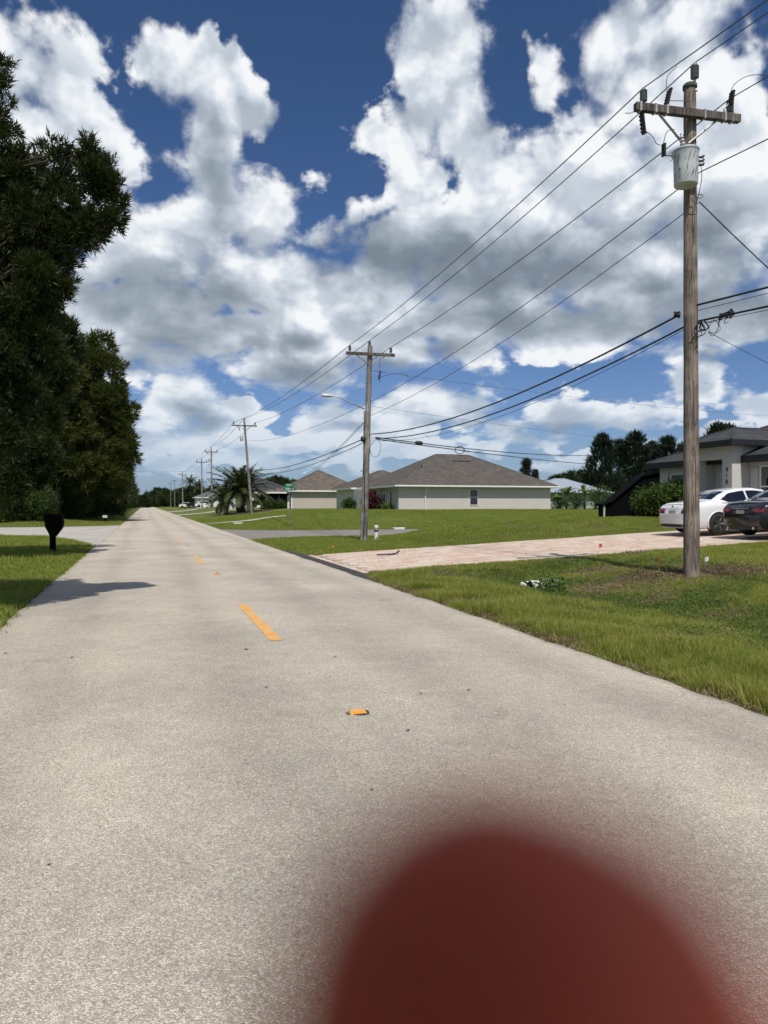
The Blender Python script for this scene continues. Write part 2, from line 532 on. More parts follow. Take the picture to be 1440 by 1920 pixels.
# lawn ground under and beyond the blades
def ground_mat():
    m_, N, b = custom('grass_ground')
    p = N.n('ShaderNodeNewGeometry').outputs['Position']
    x, y, z = N.sep(p)
    big = N.noise(p, .16, 5, .6, dim='2D').outputs['Fac']
    mid = N.noise(p, 1.1, 6, .65, dim='2D').outputs['Fac']
    fine = N.noise(p, 14, 5, .7, dim='2D').outputs['Fac']
    vf = N.noise(p, 60, 3, .7, dim='2D').outputs['Fac']
    c = N.mix(N.lin(mid, .3, .7), (.085, .118, .022), (.15, .19, .040))
    c = N.mix(N.m('MULTIPLY', N.ss(big, .45, .7), .6), c, (.19, .20, .055))
    c = N.mix(N.m('MULTIPLY', N.ss(fine, .52, .72), .7), c, (.024, .038, .010))
    c = N.mix(N.m('MULTIPLY', N.ss(vf, .56, .74), .5), c, (.15, .16, .06))
    # bare, thatchy patches near the road, round the pole and beside the driveway
    soil = N.mix(N.lin(fine, .3, .7), (.075, .052, .034), (.19, .145, .10))
    near = N.m('MULTIPLY', N.ss(y, 36, 26), N.ss(x, 3.5, 4.5))
    s1 = N.m('MULTIPLY', N.ss(N.noise(p, .75, 5, .6, dim='2D').outputs['Fac'], .47, .62), near)
    def spot(cx, cy, r):
        d_ = N.v('LENGTH', N.v('MULTIPLY', N.v('SUBTRACT', p, (cx, cy, 0)), (1, 1, 0)))
        return N.ss(N.m('ADD', d_, N.m('MULTIPLY', N.m('SUBTRACT', mid, .5), 1.6)), r, r * .45)
    for q in (spot(10.6, 11.7, 1.25), spot(8.6, 12.4, 1.2), spot(6.0, 15.0, 1.1), spot(12.2, 74.0, 5.0)):
        s1 = N.m('MAXIMUM', s1, q)
    edge = N.m('MULTIPLY', N.ss(N.m('ADD', x, N.m('MULTIPLY', mid, .3)), 5.0, 4.62), N.ss(x, 3.8, 4.3))
    s1 = N.m('MAXIMUM', s1, N.m('MULTIPLY', edge, .9))
    c = N.mix(s1, c, soil)
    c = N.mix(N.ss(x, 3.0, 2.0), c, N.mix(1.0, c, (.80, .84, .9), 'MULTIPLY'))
    N.link(c, b.inputs['Base Color'])
    b.inputs['Roughness'].default_value = .95
    b.inputs['Specular IOR Level'].default_value = .15
    bp = N.n('ShaderNodeBump'); bp.inputs['Strength'].default_value = .8; bp.inputs['Distance'].default_value = .05
    N.link(N.m('ADD', fine, N.m('MULTIPLY', vf, .5)), bp.inputs['Height'])
    N.link(bp.outputs[0], b.inputs['Normal'])
    return m_
ground_mat()

def leaf_mat(name, c0, c1, trans=.35, rough=.55, tip=None, isc=None):
    m_ = bpy.data.materials.new(name); m_.use_nodes = True; MATS[name] = m_
    N = NT(m_.node_tree); b = m_.node_tree.nodes['Principled BSDF']
    p = N.n('ShaderNodeNewGeometry')
    nz = N.noise(p.outputs['Position'], isc or 1.1, 4, .6).outputs['Fac']
    rnd = p.outputs['Random Per Island']
    f = N.m('ADD', N.m('MULTIPLY', N.lin(nz, .3, .7), .6), N.m('MULTIPLY', rnd, .45), clamp=True)
    c = N.mix(f, c0, c1)
    if tip: c = N.mix(N.ss(rnd, .84, .98), c, tip)
    N.link(c, b.inputs['Base Color'])
    b.inputs['Roughness'].default_value = rough
    b.inputs['Specular IOR Level'].default_value = .25
    tr = N.n('ShaderNodeBsdfTranslucent')
    N.link(N.mix(1.0, c, (1.3, 1.5, .6), 'MULTIPLY'), tr.inputs['Color'])
    ms = N.n('ShaderNodeMixShader'); ms.inputs[0].default_value = trans
    N.link(b.outputs[0], ms.inputs[1]); N.link(tr.outputs[0], ms.inputs[2])
    N.link(ms.outputs[0], m_.node_tree.nodes['Material Output'].inputs[0])
    return m_
leaf_mat('pine_leaf', (.013, .021, .006), (.044, .058, .015), .25)
leaf_mat('pine_leaf_olive', (.028, .040, .009), (.088, .102, .022), .3)
leaf_mat('far_leaf', (.018, .030, .010), (.045, .066, .020), .25)
leaf_mat('blue_pine_leaf', (.012, .024, .016), (.030, .048, .030), .2)
leaf_mat('bush_leaf', (.022, .042, .008), (.085, .13, .022), .3)
leaf_mat('dark_bush_leaf', (.024, .044, .010), (.065, .105, .022), .3)
leaf_mat('palm_leaf', (.026, .040, .014), (.080, .098, .038), .2, .45)
leaf_mat('banana_leaf', (.05, .09, .02), (.13, .19, .05), .35, .4)
leaf_mat('thatch', (.11, .075, .045), (.34, .26, .17), .15, .8)
leaf_mat('red_leaf', (.05, .012, .016), (.12, .024, .032), .3)
leaf_mat('grass_blade', (.13, .172, .024), (.29, .325, .058), .38, .55, (.40, .34, .15), 1.2)
leaf_mat('grass_blade_dry', (.19, .20, .04), (.40, .36, .11), .38, .6, (.40, .32, .16), 1.2)
leaf_mat('weed_leaf', (.065, .11, .024), (.15, .21, .05), .3, .5)
mat('bark', (.042, .034, .027), .95, var=.35, scale=3, bump=.8, bscale=18)
mat('pale_bark', (.16, .13, .105), .95, var=.35, scale=3, bump=.8, bscale=18)
mat('palm_trunk', (.07, .055, .04), .95, var=.4, scale=5, bump=1, bscale=9)
mat('steel', (.30, .30, .29), .5, .6, .2)
mat('galvanised', (.42, .43, .44), .5, .4, .15)
mat('cable', (.018, .018, .02), .55)
mat('conductor', (.075, .078, .085), .5, .3)
mat('porcelain', (.20, .20, .21), .35, 0, .15)
mat('cutout_black', (.03, .026, .028), .4)
mat('lamp_grey', (.62, .63, .63), .4, .2, .08)
mat('stucco_beige', (.53, .495, .455), .92, var=.05, scale=1.2, bump=.4, bscale=60)
mat('stucco_pink', (.47, .425, .375), .92, var=.05, scale=1.2, bump=.4, bscale=60)
mat('stucco_grey', (.54, .53, .495), .92, var=.03, scale=1.2, bump=.12, bscale=60)
mat('stucco_white', (.70, .70, .68), .92, var=.05, scale=1.2, bump=.4, bscale=60)
mat('stucco_green', (.30, .36, .33), .92, var=.05, scale=1.2, bump=.4, bscale=60)
mat('white_trim', (.78, .78, .76), .6, var=.05)
mat('black_trim', (.012, .013, .016), .6, var=.2)
mat('black_fabric', (.004, .0045, .006), .95, var=.3, spec=.05)
mat('plastic_white', (.70, .70, .66), .5, var=.08)
mat('mail_black', (.005, .005, .005), .9, var=.3, spec=.08)
mat('concrete', (.46, .44, .40), .9, var=.12, scale=2, bump=.5)
mat('paver_joint', (.30, .26, .22), .95, var=.2)
mat('mulch', (.07, .045, .03), .95, var=.5, scale=12, bump=1, bscale=30)
mat('shed_wood', (.30, .22, .15), .9, var=.2)
mat('interior', (.05, .05, .048), .9)
mat('curtain', (.13, .15, .14), .9, var=.1)
mat('rubber', (.022, .022, .023), .8)
mat('alloy', (.33, .33, .34), .3, .85, .08)
mat('dark_alloy', (.07, .07, .075), .35, .8, .08)
mat('chrome', (.6, .6, .6), .15, 1.0, .03)
mat('car_black_plastic', (.02, .02, .02), .6)
mat('white_paint_car', (.76, .76, .77), .28, 0, .02, coat=1.0)
mat('dark_paint_car', (.012, .011, .014), .25, .3, .05, coat=1.0)
mat('plate', (.42, .43, .42), .5, var=.2, scale=30)
mat('sign_green', (.01, .20, .11), .45, var=.05)
mat('sign_white', (.8, .8, .8), .5, var=.03)
mat('reflector_orange', (.75, .27, .035), .4, var=.12, scale=60)
mat('reflector_base', (.62, .42, .16), .6, var=.25, scale=80)
mat('flag_red', (.55, .05, .03), .6)
mat('flag_pink', (.75, .25, .12), .6)
mat('debris', (.055, .045, .035), .9, var=.4, scale=30)
mat('dry_leaf', (.16, .11, .06), .85, var=.4, scale=30)
mat('phone_black', (.012, .012, .014), .5)

def glass_mat(name, c, rough=.06):
    m_, N, b = custom(name)
    t = N.n('ShaderNodeTexCoord').outputs['Object']
    n_ = N.noise(t, 1.5, 3, .5).outputs['Fac']
    N.link(N.mix(N.lin(n_, .3, .7), tuple(q * .7 for q in c), c), b.inputs['Base Color'])
    b.inputs['Roughness'].default_value = rough
    b.inputs['IOR'].default_value = 1.5
    b.inputs['Coat Weight'].default_value = .6
    return m_
glass_mat('house_glass', (.018, .022, .022))
glass_mat('car_glass', (.010, .012, .018), .03)
m_, N, b = custom('tail_red')
b.inputs['Base Color'].default_value = (.42, .012, .015, 1); b.inputs['Roughness'].default_value = .12; b.inputs['Coat Weight'].default_value = 1
m_, N, b = custom('tail_smoke')
b.inputs['Base Color'].default_value = (.05, .01, .012, 1); b.inputs['Roughness'].default_value = .12; b.inputs['Coat Weight'].default_value = 1

def shingle_mat(name, c0, c1, c2):
    m_, N, b = custom(name)
    g = N.n('ShaderNodeNewGeometry')
    p = g.outputs['Position']
    x, y, z = N.sep(p)
    row = N.m('MULTIPLY', z, 16.0)
    rowi = N.m('FLOOR', row)
    along = N.m('ADD', N.m('MULTIPLY', N.m('ADD', x, y), 3.2), N.m('MULTIPLY', rowi, .37))
    wn_ = N.n('ShaderNodeTexWhiteNoise', noise_dimensions='2D')
    N.link(N.xyz(N.m('FLOOR', along), rowi, 0), wn_.inputs['Vector'])
    f = wn_.outputs['Value']
    nz = N.noise(p, .9, 4, .6).outputs['Fac']
    c = N.mix(f, c0, c1)
    c = N.mix(N.ss(f, .75, .95), c, c2)
    c = N.mix(1.0, c, N.mix(N.lin(nz, .3, .7), (.85, .85, .85), (1.12, 1.1, 1.08)), 'MULTIPLY')
    ln = N.ss(N.m('FRACT', row), .12, 0.0)
    c = N.mix(N.m('MULTIPLY', ln, .5), c, tuple(q * .4 for q in c0))
    N.link(c, b.inputs['Base Color']); b.inputs['Roughness'].default_value = .95
    bp = N.n('ShaderNodeBump'); bp.inputs['Strength'].default_value = .4; bp.inputs['Distance'].default_value = .02
    N.link(N.m('ADD', f, N.m('MULTIPLY', ln, -1)), bp.inputs['Height']); N.link(bp.outputs[0], b.inputs['Normal'])
    return m_
shingle_mat('roof_brown', (.070, .062, .055), (.098, .086, .075), (.120, .103, .088))
shingle_mat('roof_tan', (.085, .072, .060), (.130, .110, .090), (.17, .135, .105))
shingle_mat('roof_charcoal', (.030, .032, .038), (.048, .05, .058), (.06, .06, .07))
shingle_mat('roof_grey', (.10, .10, .105), (.14, .14, .145), (.17, .17, .17))
m_, N, b = custom('roof_metal')
x, y, z = N.sep(N.n('ShaderNodeNewGeometry').outputs['Position'])
rb = N.ss(N.m('ABSOLUTE', N.m('SUBTRACT', N.m('FRACT', N.m('MULTIPLY', x, 1.8)), .5)), .0, .08, 1, 0)
N.link(N.mix(rb, (.36, .40, .46), (.26, .29, .34)), b.inputs['Base Color']); b.inputs['Roughness'].default_value = .45; b.inputs['Metallic'].default_value = .2

def paver_mat():
    m_, N, b = custom('paver')
    oi = N.n('ShaderNodeObjectInfo').outputs['Random']
    g = N.n('ShaderNodeNewGeometry')
    rnd = N.m('FRACT', N.m('ADD', oi, g.outputs['Random Per Island']))
    nz = N.noise(g.outputs['Position'], 1.4, 3, .5).outputs['Fac']
    f = N.m('ADD', N.m('MULTIPLY', rnd, .72), N.m('MULTIPLY', N.lin(nz, .3, .7), .28))
    cr_ = N.n('ShaderNodeValToRGB'); e = cr_.color_ramp.elements
    e[0].position = .0; e[0].color = (.56, .50, .42, 1)
    e[1].position = 1; e[1].color = (.34, .19, .14, 1)
    for q, c in ((.35, (.56, .47, .38, 1)), (.55, (.50, .37, .29, 1)), (.75, (.50, .33, .25, 1)), (.88, (.58, .49, .41, 1))):
        k = cr_.color_ramp.elements.new(q); k.color = c
    N.link(f, cr_.inputs[0])
    fn = N.noise(g.outputs['Position'], 60, 3, .6).outputs['Fac']
    N.link(N.mix(1.0, cr_.outputs[0], N.mix(N.lin(fn, .3, .7), (.88, .88, .88), (1.1, 1.1, 1.1)), 'MULTIPLY'), b.inputs['Base Color'])
    b.inputs['Roughness'].default_value = .85
paver_mat()

def paint_mat():
    m_, N, b = custom('yellow_paint')
    p = N.n('ShaderNodeNewGeometry').outputs['Position']
    a = N.noise(p, 45, 5, .7, dim='2D').outputs['Fac']; c_ = N.noise(p, 6, 4, .6, dim='2D').outputs['Fac']
    wear = N.ss(N.m('ADD', N.m('ADD', a, N.m('MULTIPLY', c_, .6)), N.lin(N.sep(p)[1], 8, 50, 0, .30)), .80, 1.0)
    c = N.mix(N.lin(c_, .3, .7), (.66, .30, .035), (.76, .40, .07))
    vv = N.n('ShaderNodeTexVoronoi', voronoi_dimensions='2D'); vv.inputs['Scale'].default_value = 110; N.link(p, vv.inputs['Vector'])
    wear = N.m('MAXIMUM', wear, N.m('MULTIPLY', N.ss(N.sep(vv.outputs['Color'])[0], .62, .9), .55))
    N.link(N.mix(N.m('MULTIPLY', wear, .8), c, (.50, .43, .33)), b.inputs['Base Color'])
    b.inputs['Roughness'].default_value = .75
    bp = N.n('ShaderNodeBump'); bp.inputs['Strength'].default_value = .6; bp.inputs['Distance'].default_value = .004
    N.link(N.noise(p, 120, 3, .7).outputs['Fac'], bp.inputs['Height']); N.link(bp.outputs[0], b.inputs['Normal'])
paint_mat()

# ------------------------------------------------------------------ terrain
def sst(x, a, b):
    t = np.clip((np.asarray(x, dtype=float) - a) / (b - a), 0, 1)
    return t * t * (3 - 2 * t)

RX0, RX1 = -1.76, 4.38             # road edges
DY0, DY1 = 16.4, 22.6              # paver driveway
def cross_south(x): return 36.2 - 3.0 * np.exp(-np.maximum(x - 4.4, 0) / 1.6)
def cross_north(x): return 44.8 + 4.0 * np.exp(-np.maximum(x - 4.4, 0) / 1.8)
def side_south(x): return 43.0 - 14.0 * np.exp(-np.maximum(-1.76 - x, 0) / 2.1)
def side_north(x): return 56.2 + 3.2 * np.exp(-np.maximum(-1.76 - x, 0) / 2.0)

def wavy(x, y):
    return .5 * np.sin(x * .9 + 1.3 * np.sin(y * .37)) * np.sin(y * .8 + 1.1 * np.sin(x * .5)) + .5 * np.sin(x * 2.1 + y * 1.3) * np.sin(y * 1.9 - x * .7)

def height(x, y):
    x = np.asarray(x, dtype=float); y = np.asarray(y, dtype=float)
    # right of the road, first lot
    ramp = np.clip((x - RX1 - .1) * .045, 0, .80) + .012
    drv = sst(y, DY0 - 2.2, DY0 - .3) * (1 - sst(y, DY1 + .3, DY1 + 2.2))
    sw = -.24 * np.exp(-((x - 7.6) / 1.5) ** 2) * (1 - drv) * (1 - .55 * sst(y, DY1, DY1 + 1))
    mound = .10 * np.exp(-(((x - 10.4) / .9) ** 2 + ((y - 12.1) / .9) ** 2))
    pad = .40 * sst(x, 9.3, 13.0) * sst(y, DY1 + .3, 27) * (1 - sst(y, 30.5, 35)) * (1 - .5 * sst(x, 17, 24))
    z1 = (ramp + sw) * (1 - sst(y, 27, 34.5)) + mound + pad
    z1 = z1 + .018 * wavy(x * 1.3, y * 1.3) * sst(x, RX1 + .3, RX1 + 1.5) * (1 - drv)
    # lots across the cross street
    r2 = np.interp(x, [4.4, 5.5, 8, 10, 13, 17, 400], [0, .04, .25, .55, .85, 1.05, 1.05])
    z2 = r2 * sst(y, 46, 63) * (1 - .5 * sst(y, 170, 300))
    zr = z1 + z2
    street = sst(y, 33.2, 34.6) * (1 - sst(y, 46.2, 48))
    zr = zr * (1 - street) + street * np.minimum(zr, 0.0) - .035 * (sst(y, cross_south(x) - .1, cross_south(x) + .2) * (1 - sst(y, cross_north(x) - .2, cross_north(x) + .1)))
    # left of the road
    bank = .35 * sst(-x, 3.2, 9) * sst(y, side_north(x) + 1.0, side_north(x) + 14) + .02
    zl = bank + .012 * wavy(x, y)
    zl = zl - .06 * (sst(y, side_south(x) - .1, side_south(x) + .2) * (1 - sst(y, side_north(x) - .2, side_north(x) + .1)))
    z = np.where(x > (RX0 + RX1) / 2, zr, zl)
    inroad = sst(x, RX0 - .12, RX0 + .04) * (1 - sst(x, RX1 - .04, RX1 + .12))
    inroad = inroad * (y < 690)
    z = z * (1 - inroad) + (-.05) * inroad
    ind = sst(x, RX1, RX1 + .05) * (1 - sst(x, 22.6, 22.7)) * sst(y, DY0 - .02, DY0 + .02) * (1 - sst(y, DY1 - .02, DY1 + .02))
    return z - .045 * ind

def H(x, y): return float(height(x, y))
def drive_h(x): return np.clip((np.asarray(x, dtype=float) - RX1 - .1) * .045, 0, .80) + .012

def on_ground(px, py):
    d = ray(px, py)
    t = 1.0
    while t < 900:
        p = EYE + d * t
        if p.z <= H(p.x, p.y) + .0: return p
        t += .02 + t * .002
    return EYE + d * t
def gr(x, y, dz=0.0): return Vector((x, y, H(x, y) + dz))

def axis(pts):
    out = []
    for a, b_, st in pts:
        n_ = max(1, int(round((b_ - a) / st)))
        out += list(np.linspace(a, b_, n_, endpoint=False))
    out.append(pts[-1][1])
    return np.array(out)
gx = axis([(-1500, -300, 200), (-300, -60, 20), (-60, -20, 2), (-20, -1.96, .35), (-1.96, -1.6, .04), (-1.6, 4.2, .9), (4.2, 4.7, .04), (4.7, 14, .22), (14, 22.5, .5), (22.5, 22.8, .05), (22.8, 60, 1.5), (60, 300, 20), (300, 1500, 200)])
gy = axis([(-60, 2, 6), (2, 16.3, .25), (16.3, 16.5, .03), (16.5, 22.5, .4), (22.5, 22.7, .03), (22.7, 66, .3), (66, 120, 3), (120, 400, 20), (400, 2400, 200)])
GX, GY = np.meshgrid(gx, gy)
GZ = height(GX, GY)
nx, ny = len(gx), len(gy)
idx = np.arange(nx * ny).reshape(ny, nx)
F = np.stack([idx[:-1, :-1], idx[:-1, 1:], idx[1:, 1:], idx[1:, :-1]], -1).reshape(-1, 4)
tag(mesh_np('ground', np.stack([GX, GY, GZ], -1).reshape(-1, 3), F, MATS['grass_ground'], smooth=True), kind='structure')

# main road: slab with a slightly broken edge and a soft crown
ry = axis([(-40, 0, 2), (0, 30, .12), (30, 80, .5), (80, 700, 20)])
rng = np.random.default_rng(3)
def jag(n_, amp):
    a = rng.normal(0, 1, n_)
    a = np.convolve(a, np.ones(3) / 3, 'same') + .6 * np.convolve(rng.normal(0, 1, n_), np.ones(9) / 3, 'same')
    return a * amp
jl, jr = jag(len(ry), .020), jag(len(ry), .024)
xs = np.array([0, 0, .02, .25, .5, .75, .98, 1, 1])
V = []
for i, y in enumerate(ry):
    x0, x1 = RX0 + jl[i], RX1 + jr[i]
    for k, u in enumerate(xs):
        z = .035 + .03 * (1 - (2 * u - 1) ** 2)
        if k == 0 or k == 8: z = -.06
        V.append((x0 + (x1 - x0) * u, y, z))
idx = np.arange(len(V)).reshape(len(ry), 9)
F = np.stack([idx[:-1, :-1], idx[:-1, 1:], idx[1:, 1:], idx[1:, :-1]], -1).reshape(-1, 4)
tag(mesh_np('road', V, F, MATS['road']), kind='structure')
def road_z(x):
    u = (x - RX0) / (RX1 - RX0)
    return .035 + .03 * (1 - (2 * u - 1) ** 2)

def strip(name, xs_, lo, hi, z, m_, n_=8, edge=.05):
    V = []
    for x in xs_:
        a, b_ = float(lo(x)), float(hi(x))
        row = [(x, a, z(x) - edge)] + [(x, a + (b_ - a) * k / n_, z(x)) for k in range(n_ + 1)] + [(x, b_, z(x) - edge)]
        V += row
    w_ = n_ + 3
    idx = np.arange(len(V)).reshape(len(xs_), w_)
    F = np.stack([idx[:-1, :-1], idx[1:, :-1], idx[1:, 1:], idx[:-1, 1:]], -1).reshape(-1, 4)
    return tag(mesh_np(name, V, F, MATS[m_]), kind='structure')
strip('side_street', -axis([(1.72, 12, .25), (12, 160, 5)]), side_south, side_north, lambda x: .026 , 'side_road')
strip('cross_street', axis([(4.34, 16, .3), (16, 160, 5)]), cross_south, cross_north, lambda x: .010, 'cross_road')
# pale concrete lip where the cross street meets the road
# asphalt patch joining pavers and road
V = [(RX1 - .02, DY0 - 1.6, .022), (RX1 + .16, DY0 - 1.2, .030), (RX1 + .34, DY0 - .1, .036), (RX1 + .34, DY1 + .4, .036), (RX1 + .1, DY1 + 2.2, .030), (RX1 - .02, DY1 + 2.6, .022)]
F = [(0, 1, 2, 3, 4, 5)]
mb = MB()
mb.add(V + [(v[0], v[1], v[2] - .06) for v in V], [(0, 1, 2, 3, 4, 5)] + [(i, i + 6, (i + 1) % 6 + 6, (i + 1) % 6) for i in range(6)])
tag(mb.build('asphalt_strip', MATS['asphalt_patch']), kind='structure')

# ------------------------------------------------------------------ paver driveway
PX0, PX1 = RX1 + .35, 22.6
drive = empty('driveway', (PX0, DY0, 0))
tag(drive, kind='structure')
nseg = 60
V = []; xs_ = np.linspace(PX0, PX1, nseg)
for x in xs_:
    z = float(drive_h(x))
    V += [(x - PX0, 0, z - .08), (x - PX0, 0, z - .012), (x - PX0, DY1 - DY0, z - .012), (x - PX0, DY1 - DY0, z - .08)]
idx = np.arange(len(V)).reshape(nseg, 4)
F = np.stack([idx[:-1, :-1], idx[1:, :-1], idx[1:, 1:], idx[:-1, 1:]], -1).reshape(-1, 4)
mesh_np('sand_bed', V, F, MATS['paver_joint'], drive)
PL, PW, TH = .40, .20, .05
def paver_mesh(L, W, bev=.008):
    mb = MB(); mb.box(-L / 2 + .006, L / 2 - .006, -W / 2 + .006, W / 2 - .006, -TH, 0, 0)
    V = mb.V; 
    # chamfered top
    T_ = [(-L / 2 + .006 + bev, -W / 2 + .006 + bev, 0), (L / 2 - .006 - bev, -W / 2 + .006 + bev, 0), (L / 2 - .006 - bev, W / 2 - .006 - bev, 0), (-L / 2 + .006 + bev, W / 2 - .006 - bev, 0)]
    S_ = [(-L / 2 + .006, -W / 2 + .006, -bev), (L / 2 - .006, -W / 2 + .006, -bev), (L / 2 - .006, W / 2 - .006, -bev), (-L / 2 + .006, W / 2 - .006, -bev)]
    B_ = [(a, b, -TH) for a, b, c in S_]
    VV = T_ + S_ + B_
    FF = [(0, 1, 2, 3)] + [(4 + i, 4 + (i + 1) % 4, (i + 1) % 4, i) for i in range(4)] + [(8 + i, 8 + (i + 1) % 4, 4 + (i + 1) % 4, 4 + i) for i in range(4)]
    return VV, FF
specs = []
W_ = DY1 - DY0
# border course then staggered field, joints running along the drive
y = PW / 2
k = 0
while y < W_ - .05:
    off = (0, .2, .1, .3)[k % 4]
    x = -off + PL / 2 + .2
    while x < PX1 - PX0:
        L = PL
        specs.append((x, y, L, PW))
        x += PL
    y += PW; k += 1
for j in range(int(W_ / .2)):
    specs.append((.1, .1 + j * .2, .2, .2))
specs = [s_ for s_ in specs if not (s_[2] == PL and s_[0] - PL / 2 < .19)]
dist = [((s_[0] + PX0) ** 2 + (s_[1] + DY0) ** 2) for s_ in specs]
order = np.argsort(dist)
pm = {}
bulkV, bulkF = [], []
for rank, i in enumerate(order):
    x, y, L, W = specs[i]
    z = float(drive_h(x + PX0))
    tx, ty = rng.normal(0, .006), rng.normal(0, .006)
    dz = rng.normal(0, .0015)
    key = (L, W)
    if rank < 290:
        if key not in pm:
            o = mesh_np('paver', *paver_mesh(L, W), MATS['paver'], drive)
            pm[key] = o.data
        else:
            o = bpy.data.objects.new('paver', pm[key]); o.parent = drive; col.objects.link(o)
        o.location = (x, y, z + dz)
        o.rotation_euler = (tx, ty - .045, 0)
    else:
        VV, FF = paver_mesh(L, W)
        a = np.array(VV); a[:, 2] += z + dz + a[:, 0] * .045 + a[:, 1] * tx; a[:, 0] += x; a[:, 1] += y
        b0 = len(bulkV); bulkV += a.tolist(); bulkF += [tuple(q + b0 for q in f) for f in FF]
tag(mesh_np('pavers', bulkV, bulkF, MATS['paver'], drive), kind='stuff')

# ------------------------------------------------------------------ road marks
CX = 1.40
def dash(y0, y1, lbl):
    V = []; F = []
    n_ = 14
    for i in range(n_ + 1):
        y = y0 + (y1 - y0) * i / n_
        w_ = .068 + rng.normal(0, .0025)
        V += [(CX - w_ , y, road_z(CX) + .004), (CX + w_, y, road_z(CX) + .004)]
        if i: F.append((2 * i - 2, 2 * i - 1, 2 * i + 1, 2 * i))
    tag(mesh_np('road_marking', V, F, MATS['yellow_paint']), lbl, 'road marking', 'yellow centre dashes')
dl = ['longest yellow centre dash nearest the viewer on the pale road', 'second yellow dash, smaller, further up the road past the first', 'third yellow dash, faint and short, beyond the tree shadows',
      'fourth yellow dash along the centre, near the side street mouth', 'fifth tiny yellow dash along the road centre', 'sixth tiny yellow dash, farthest one that can be told']
for i, y in enumerate((8.35, 19.6, 31.3, 43.0, 54.6, 66.2)):
    dash(y, y + 3.15, dl[i])
def rpm(y, lbl, sc_=1.0):
    rt = empty('road_marker', (CX + .09 * 0 + .08, y, road_z(CX)), R(4))
    tag(rt, lbl, 'road marker', 'raised orange reflective road markers')
    mb = MB()
    w_, l_, h_ = .062, .052, .021
    B_ = [(-w_, -l_), (w_, -l_), (w_, l_), (-w_, l_)]; T_ = [(-w_ * .86, -l_ * .35), (w_ * .86, -l_ * .35), (w_ * .86, l_ * .35), (-w_ * .86, l_ * .35)]
    VV = [(a, b_, 0) for a, b_ in B_] + [(a, b_, h_) for a, b_ in T_]
    mb.add(VV, [(4, 5, 6, 7)] + [(i, (i + 1) % 4, 4 + (i + 1) % 4, 4 + i) for i in range(4)])
    mb.build('housing', MATS['reflector_base'], rt)
    for s_ in (-1, 1):
        a = Vector((-w_ * .82, s_ * l_ * .92, .003)); b_ = Vector((w_ * .82, s_ * l_ * .92, .003)); c = Vector((w_ * .74, s_ * l_ * .42, h_ * .9)); d = Vector((-w_ * .74, s_ * l_ * .42, h_ * .9))
        nrm = Vector((0, s_ * .4, 1)).normalized() * .0025
        MB().add([(q + nrm)[:] for q in (a, b_, c, d)] + [q[:] for q in (a, b_, c, d)], [(0, 1, 2, 3), (0, 4, 5, 1), (1, 5, 6, 2), (2, 6, 7, 3), (3, 7, 4, 0)]).build('reflector', MATS['reflector_orange'], rt)
    mb = MB()
    an = np.linspace(0, 2 * math.pi, 14, endpoint=False)
    rr = .085 + .014 * np.sin(an * 3 + y)
    VV = [(0, 0, .004)] + [(float(r_ * math.cos(a) * 1.05) + .012, float(r_ * math.sin(a) * .8) - .012, .002) for a, r_ in zip(an, rr)]
    mb.add(VV, [(0, 1 + i, 1 + (i + 1) % 14) for i in range(14)]).build('dark_pad', MATS['debris'], rt)  # uneven dark pad under the marker, set slightly off centre
rpm(5.28, 'orange raised road marker lying in the foreground of the road')
rpm(16.6, 'small raised road marker between the first and second yellow dashes')
rpm(28.3, 'tiny raised road marker beyond the second yellow dash')

# ================================================================== houses
def hip_roof(parent, x0, x1, y0, y1, ze, slope, m_, oh=.5, name='roof', fascia='white_trim', fh=.18, soffit='white_trim', base=0):
    """hip roof over the wall rectangle, eave edge height ze; local z"""
    X0, X1, Y0, Y1 = x0 - oh, x1 + oh, y0 - oh, y1 + oh
    w_, d_ = X1 - X0, Y1 - Y0
    h = min(w_, d_) / 2 * slope
    if w_ >= d_:
        a = (X0 + d_ / 2, (Y0 + Y1) / 2, ze + h); b = (X1 - d_ / 2, (Y0 + Y1) / 2, ze + h)
    else:
        a = ((X0 + X1) / 2, Y0 + w_ / 2, ze + h); b = ((X0 + X1) / 2, Y1 - w_ / 2, ze + h)
    c = [(X0, Y0, ze), (X1, Y0, ze), (X1, Y1, ze), (X0, Y1, ze)]
    V = c + [a, b]
    if w_ >= d_:
        F = [(0, 1, 5, 4), (1, 2, 5), (2, 3, 4, 5), (3, 0, 4)]
    else:
        F = [(0, 1, 4), (1, 2, 5, 4), (2, 3, 5), (3, 0, 4, 5)]
    o = mesh_np(name, V, F, MATS[m_], parent)
    # ridge and hip caps
    cap = MB()
    def bar(p, q, r_=.05):
        cap.tube([Vector(p) + Vector((0, 0, .0)), Vector(q) + Vector((0, 0, .0))], r_, 5)
    if (Vector(a) - Vector(b)).length > .05: bar(a, b)
    for i, e in ((0, a), (1, b if w_ >= d_ else a), (2, b), (3, a if w_ >= d_ else b)): bar(c[i], e)
    cap.build('ridge_cap', MATS[m_], o)
    f = MB()
    t = .025
    f.box(X0 - t, X1 + t, Y0 - t, Y0, ze - fh, ze - .004)
    f.box(X0 - t, X1 + t, Y1, Y1 + t, ze - fh, ze - .004)
    f.box(X0 - t, X0, Y0, Y1, ze - fh, ze - .004)
    f.box(X1, X1 + t, Y0, Y1, ze - fh, ze - .004)
    f.build('fascia', MATS[fascia], parent)
    s_ = MB(); s_.box(X0, X1, Y0, Y1, ze - fh + .01, ze - fh + .03)
    s_.build('soffit', MATS[soffit], parent)
    return o

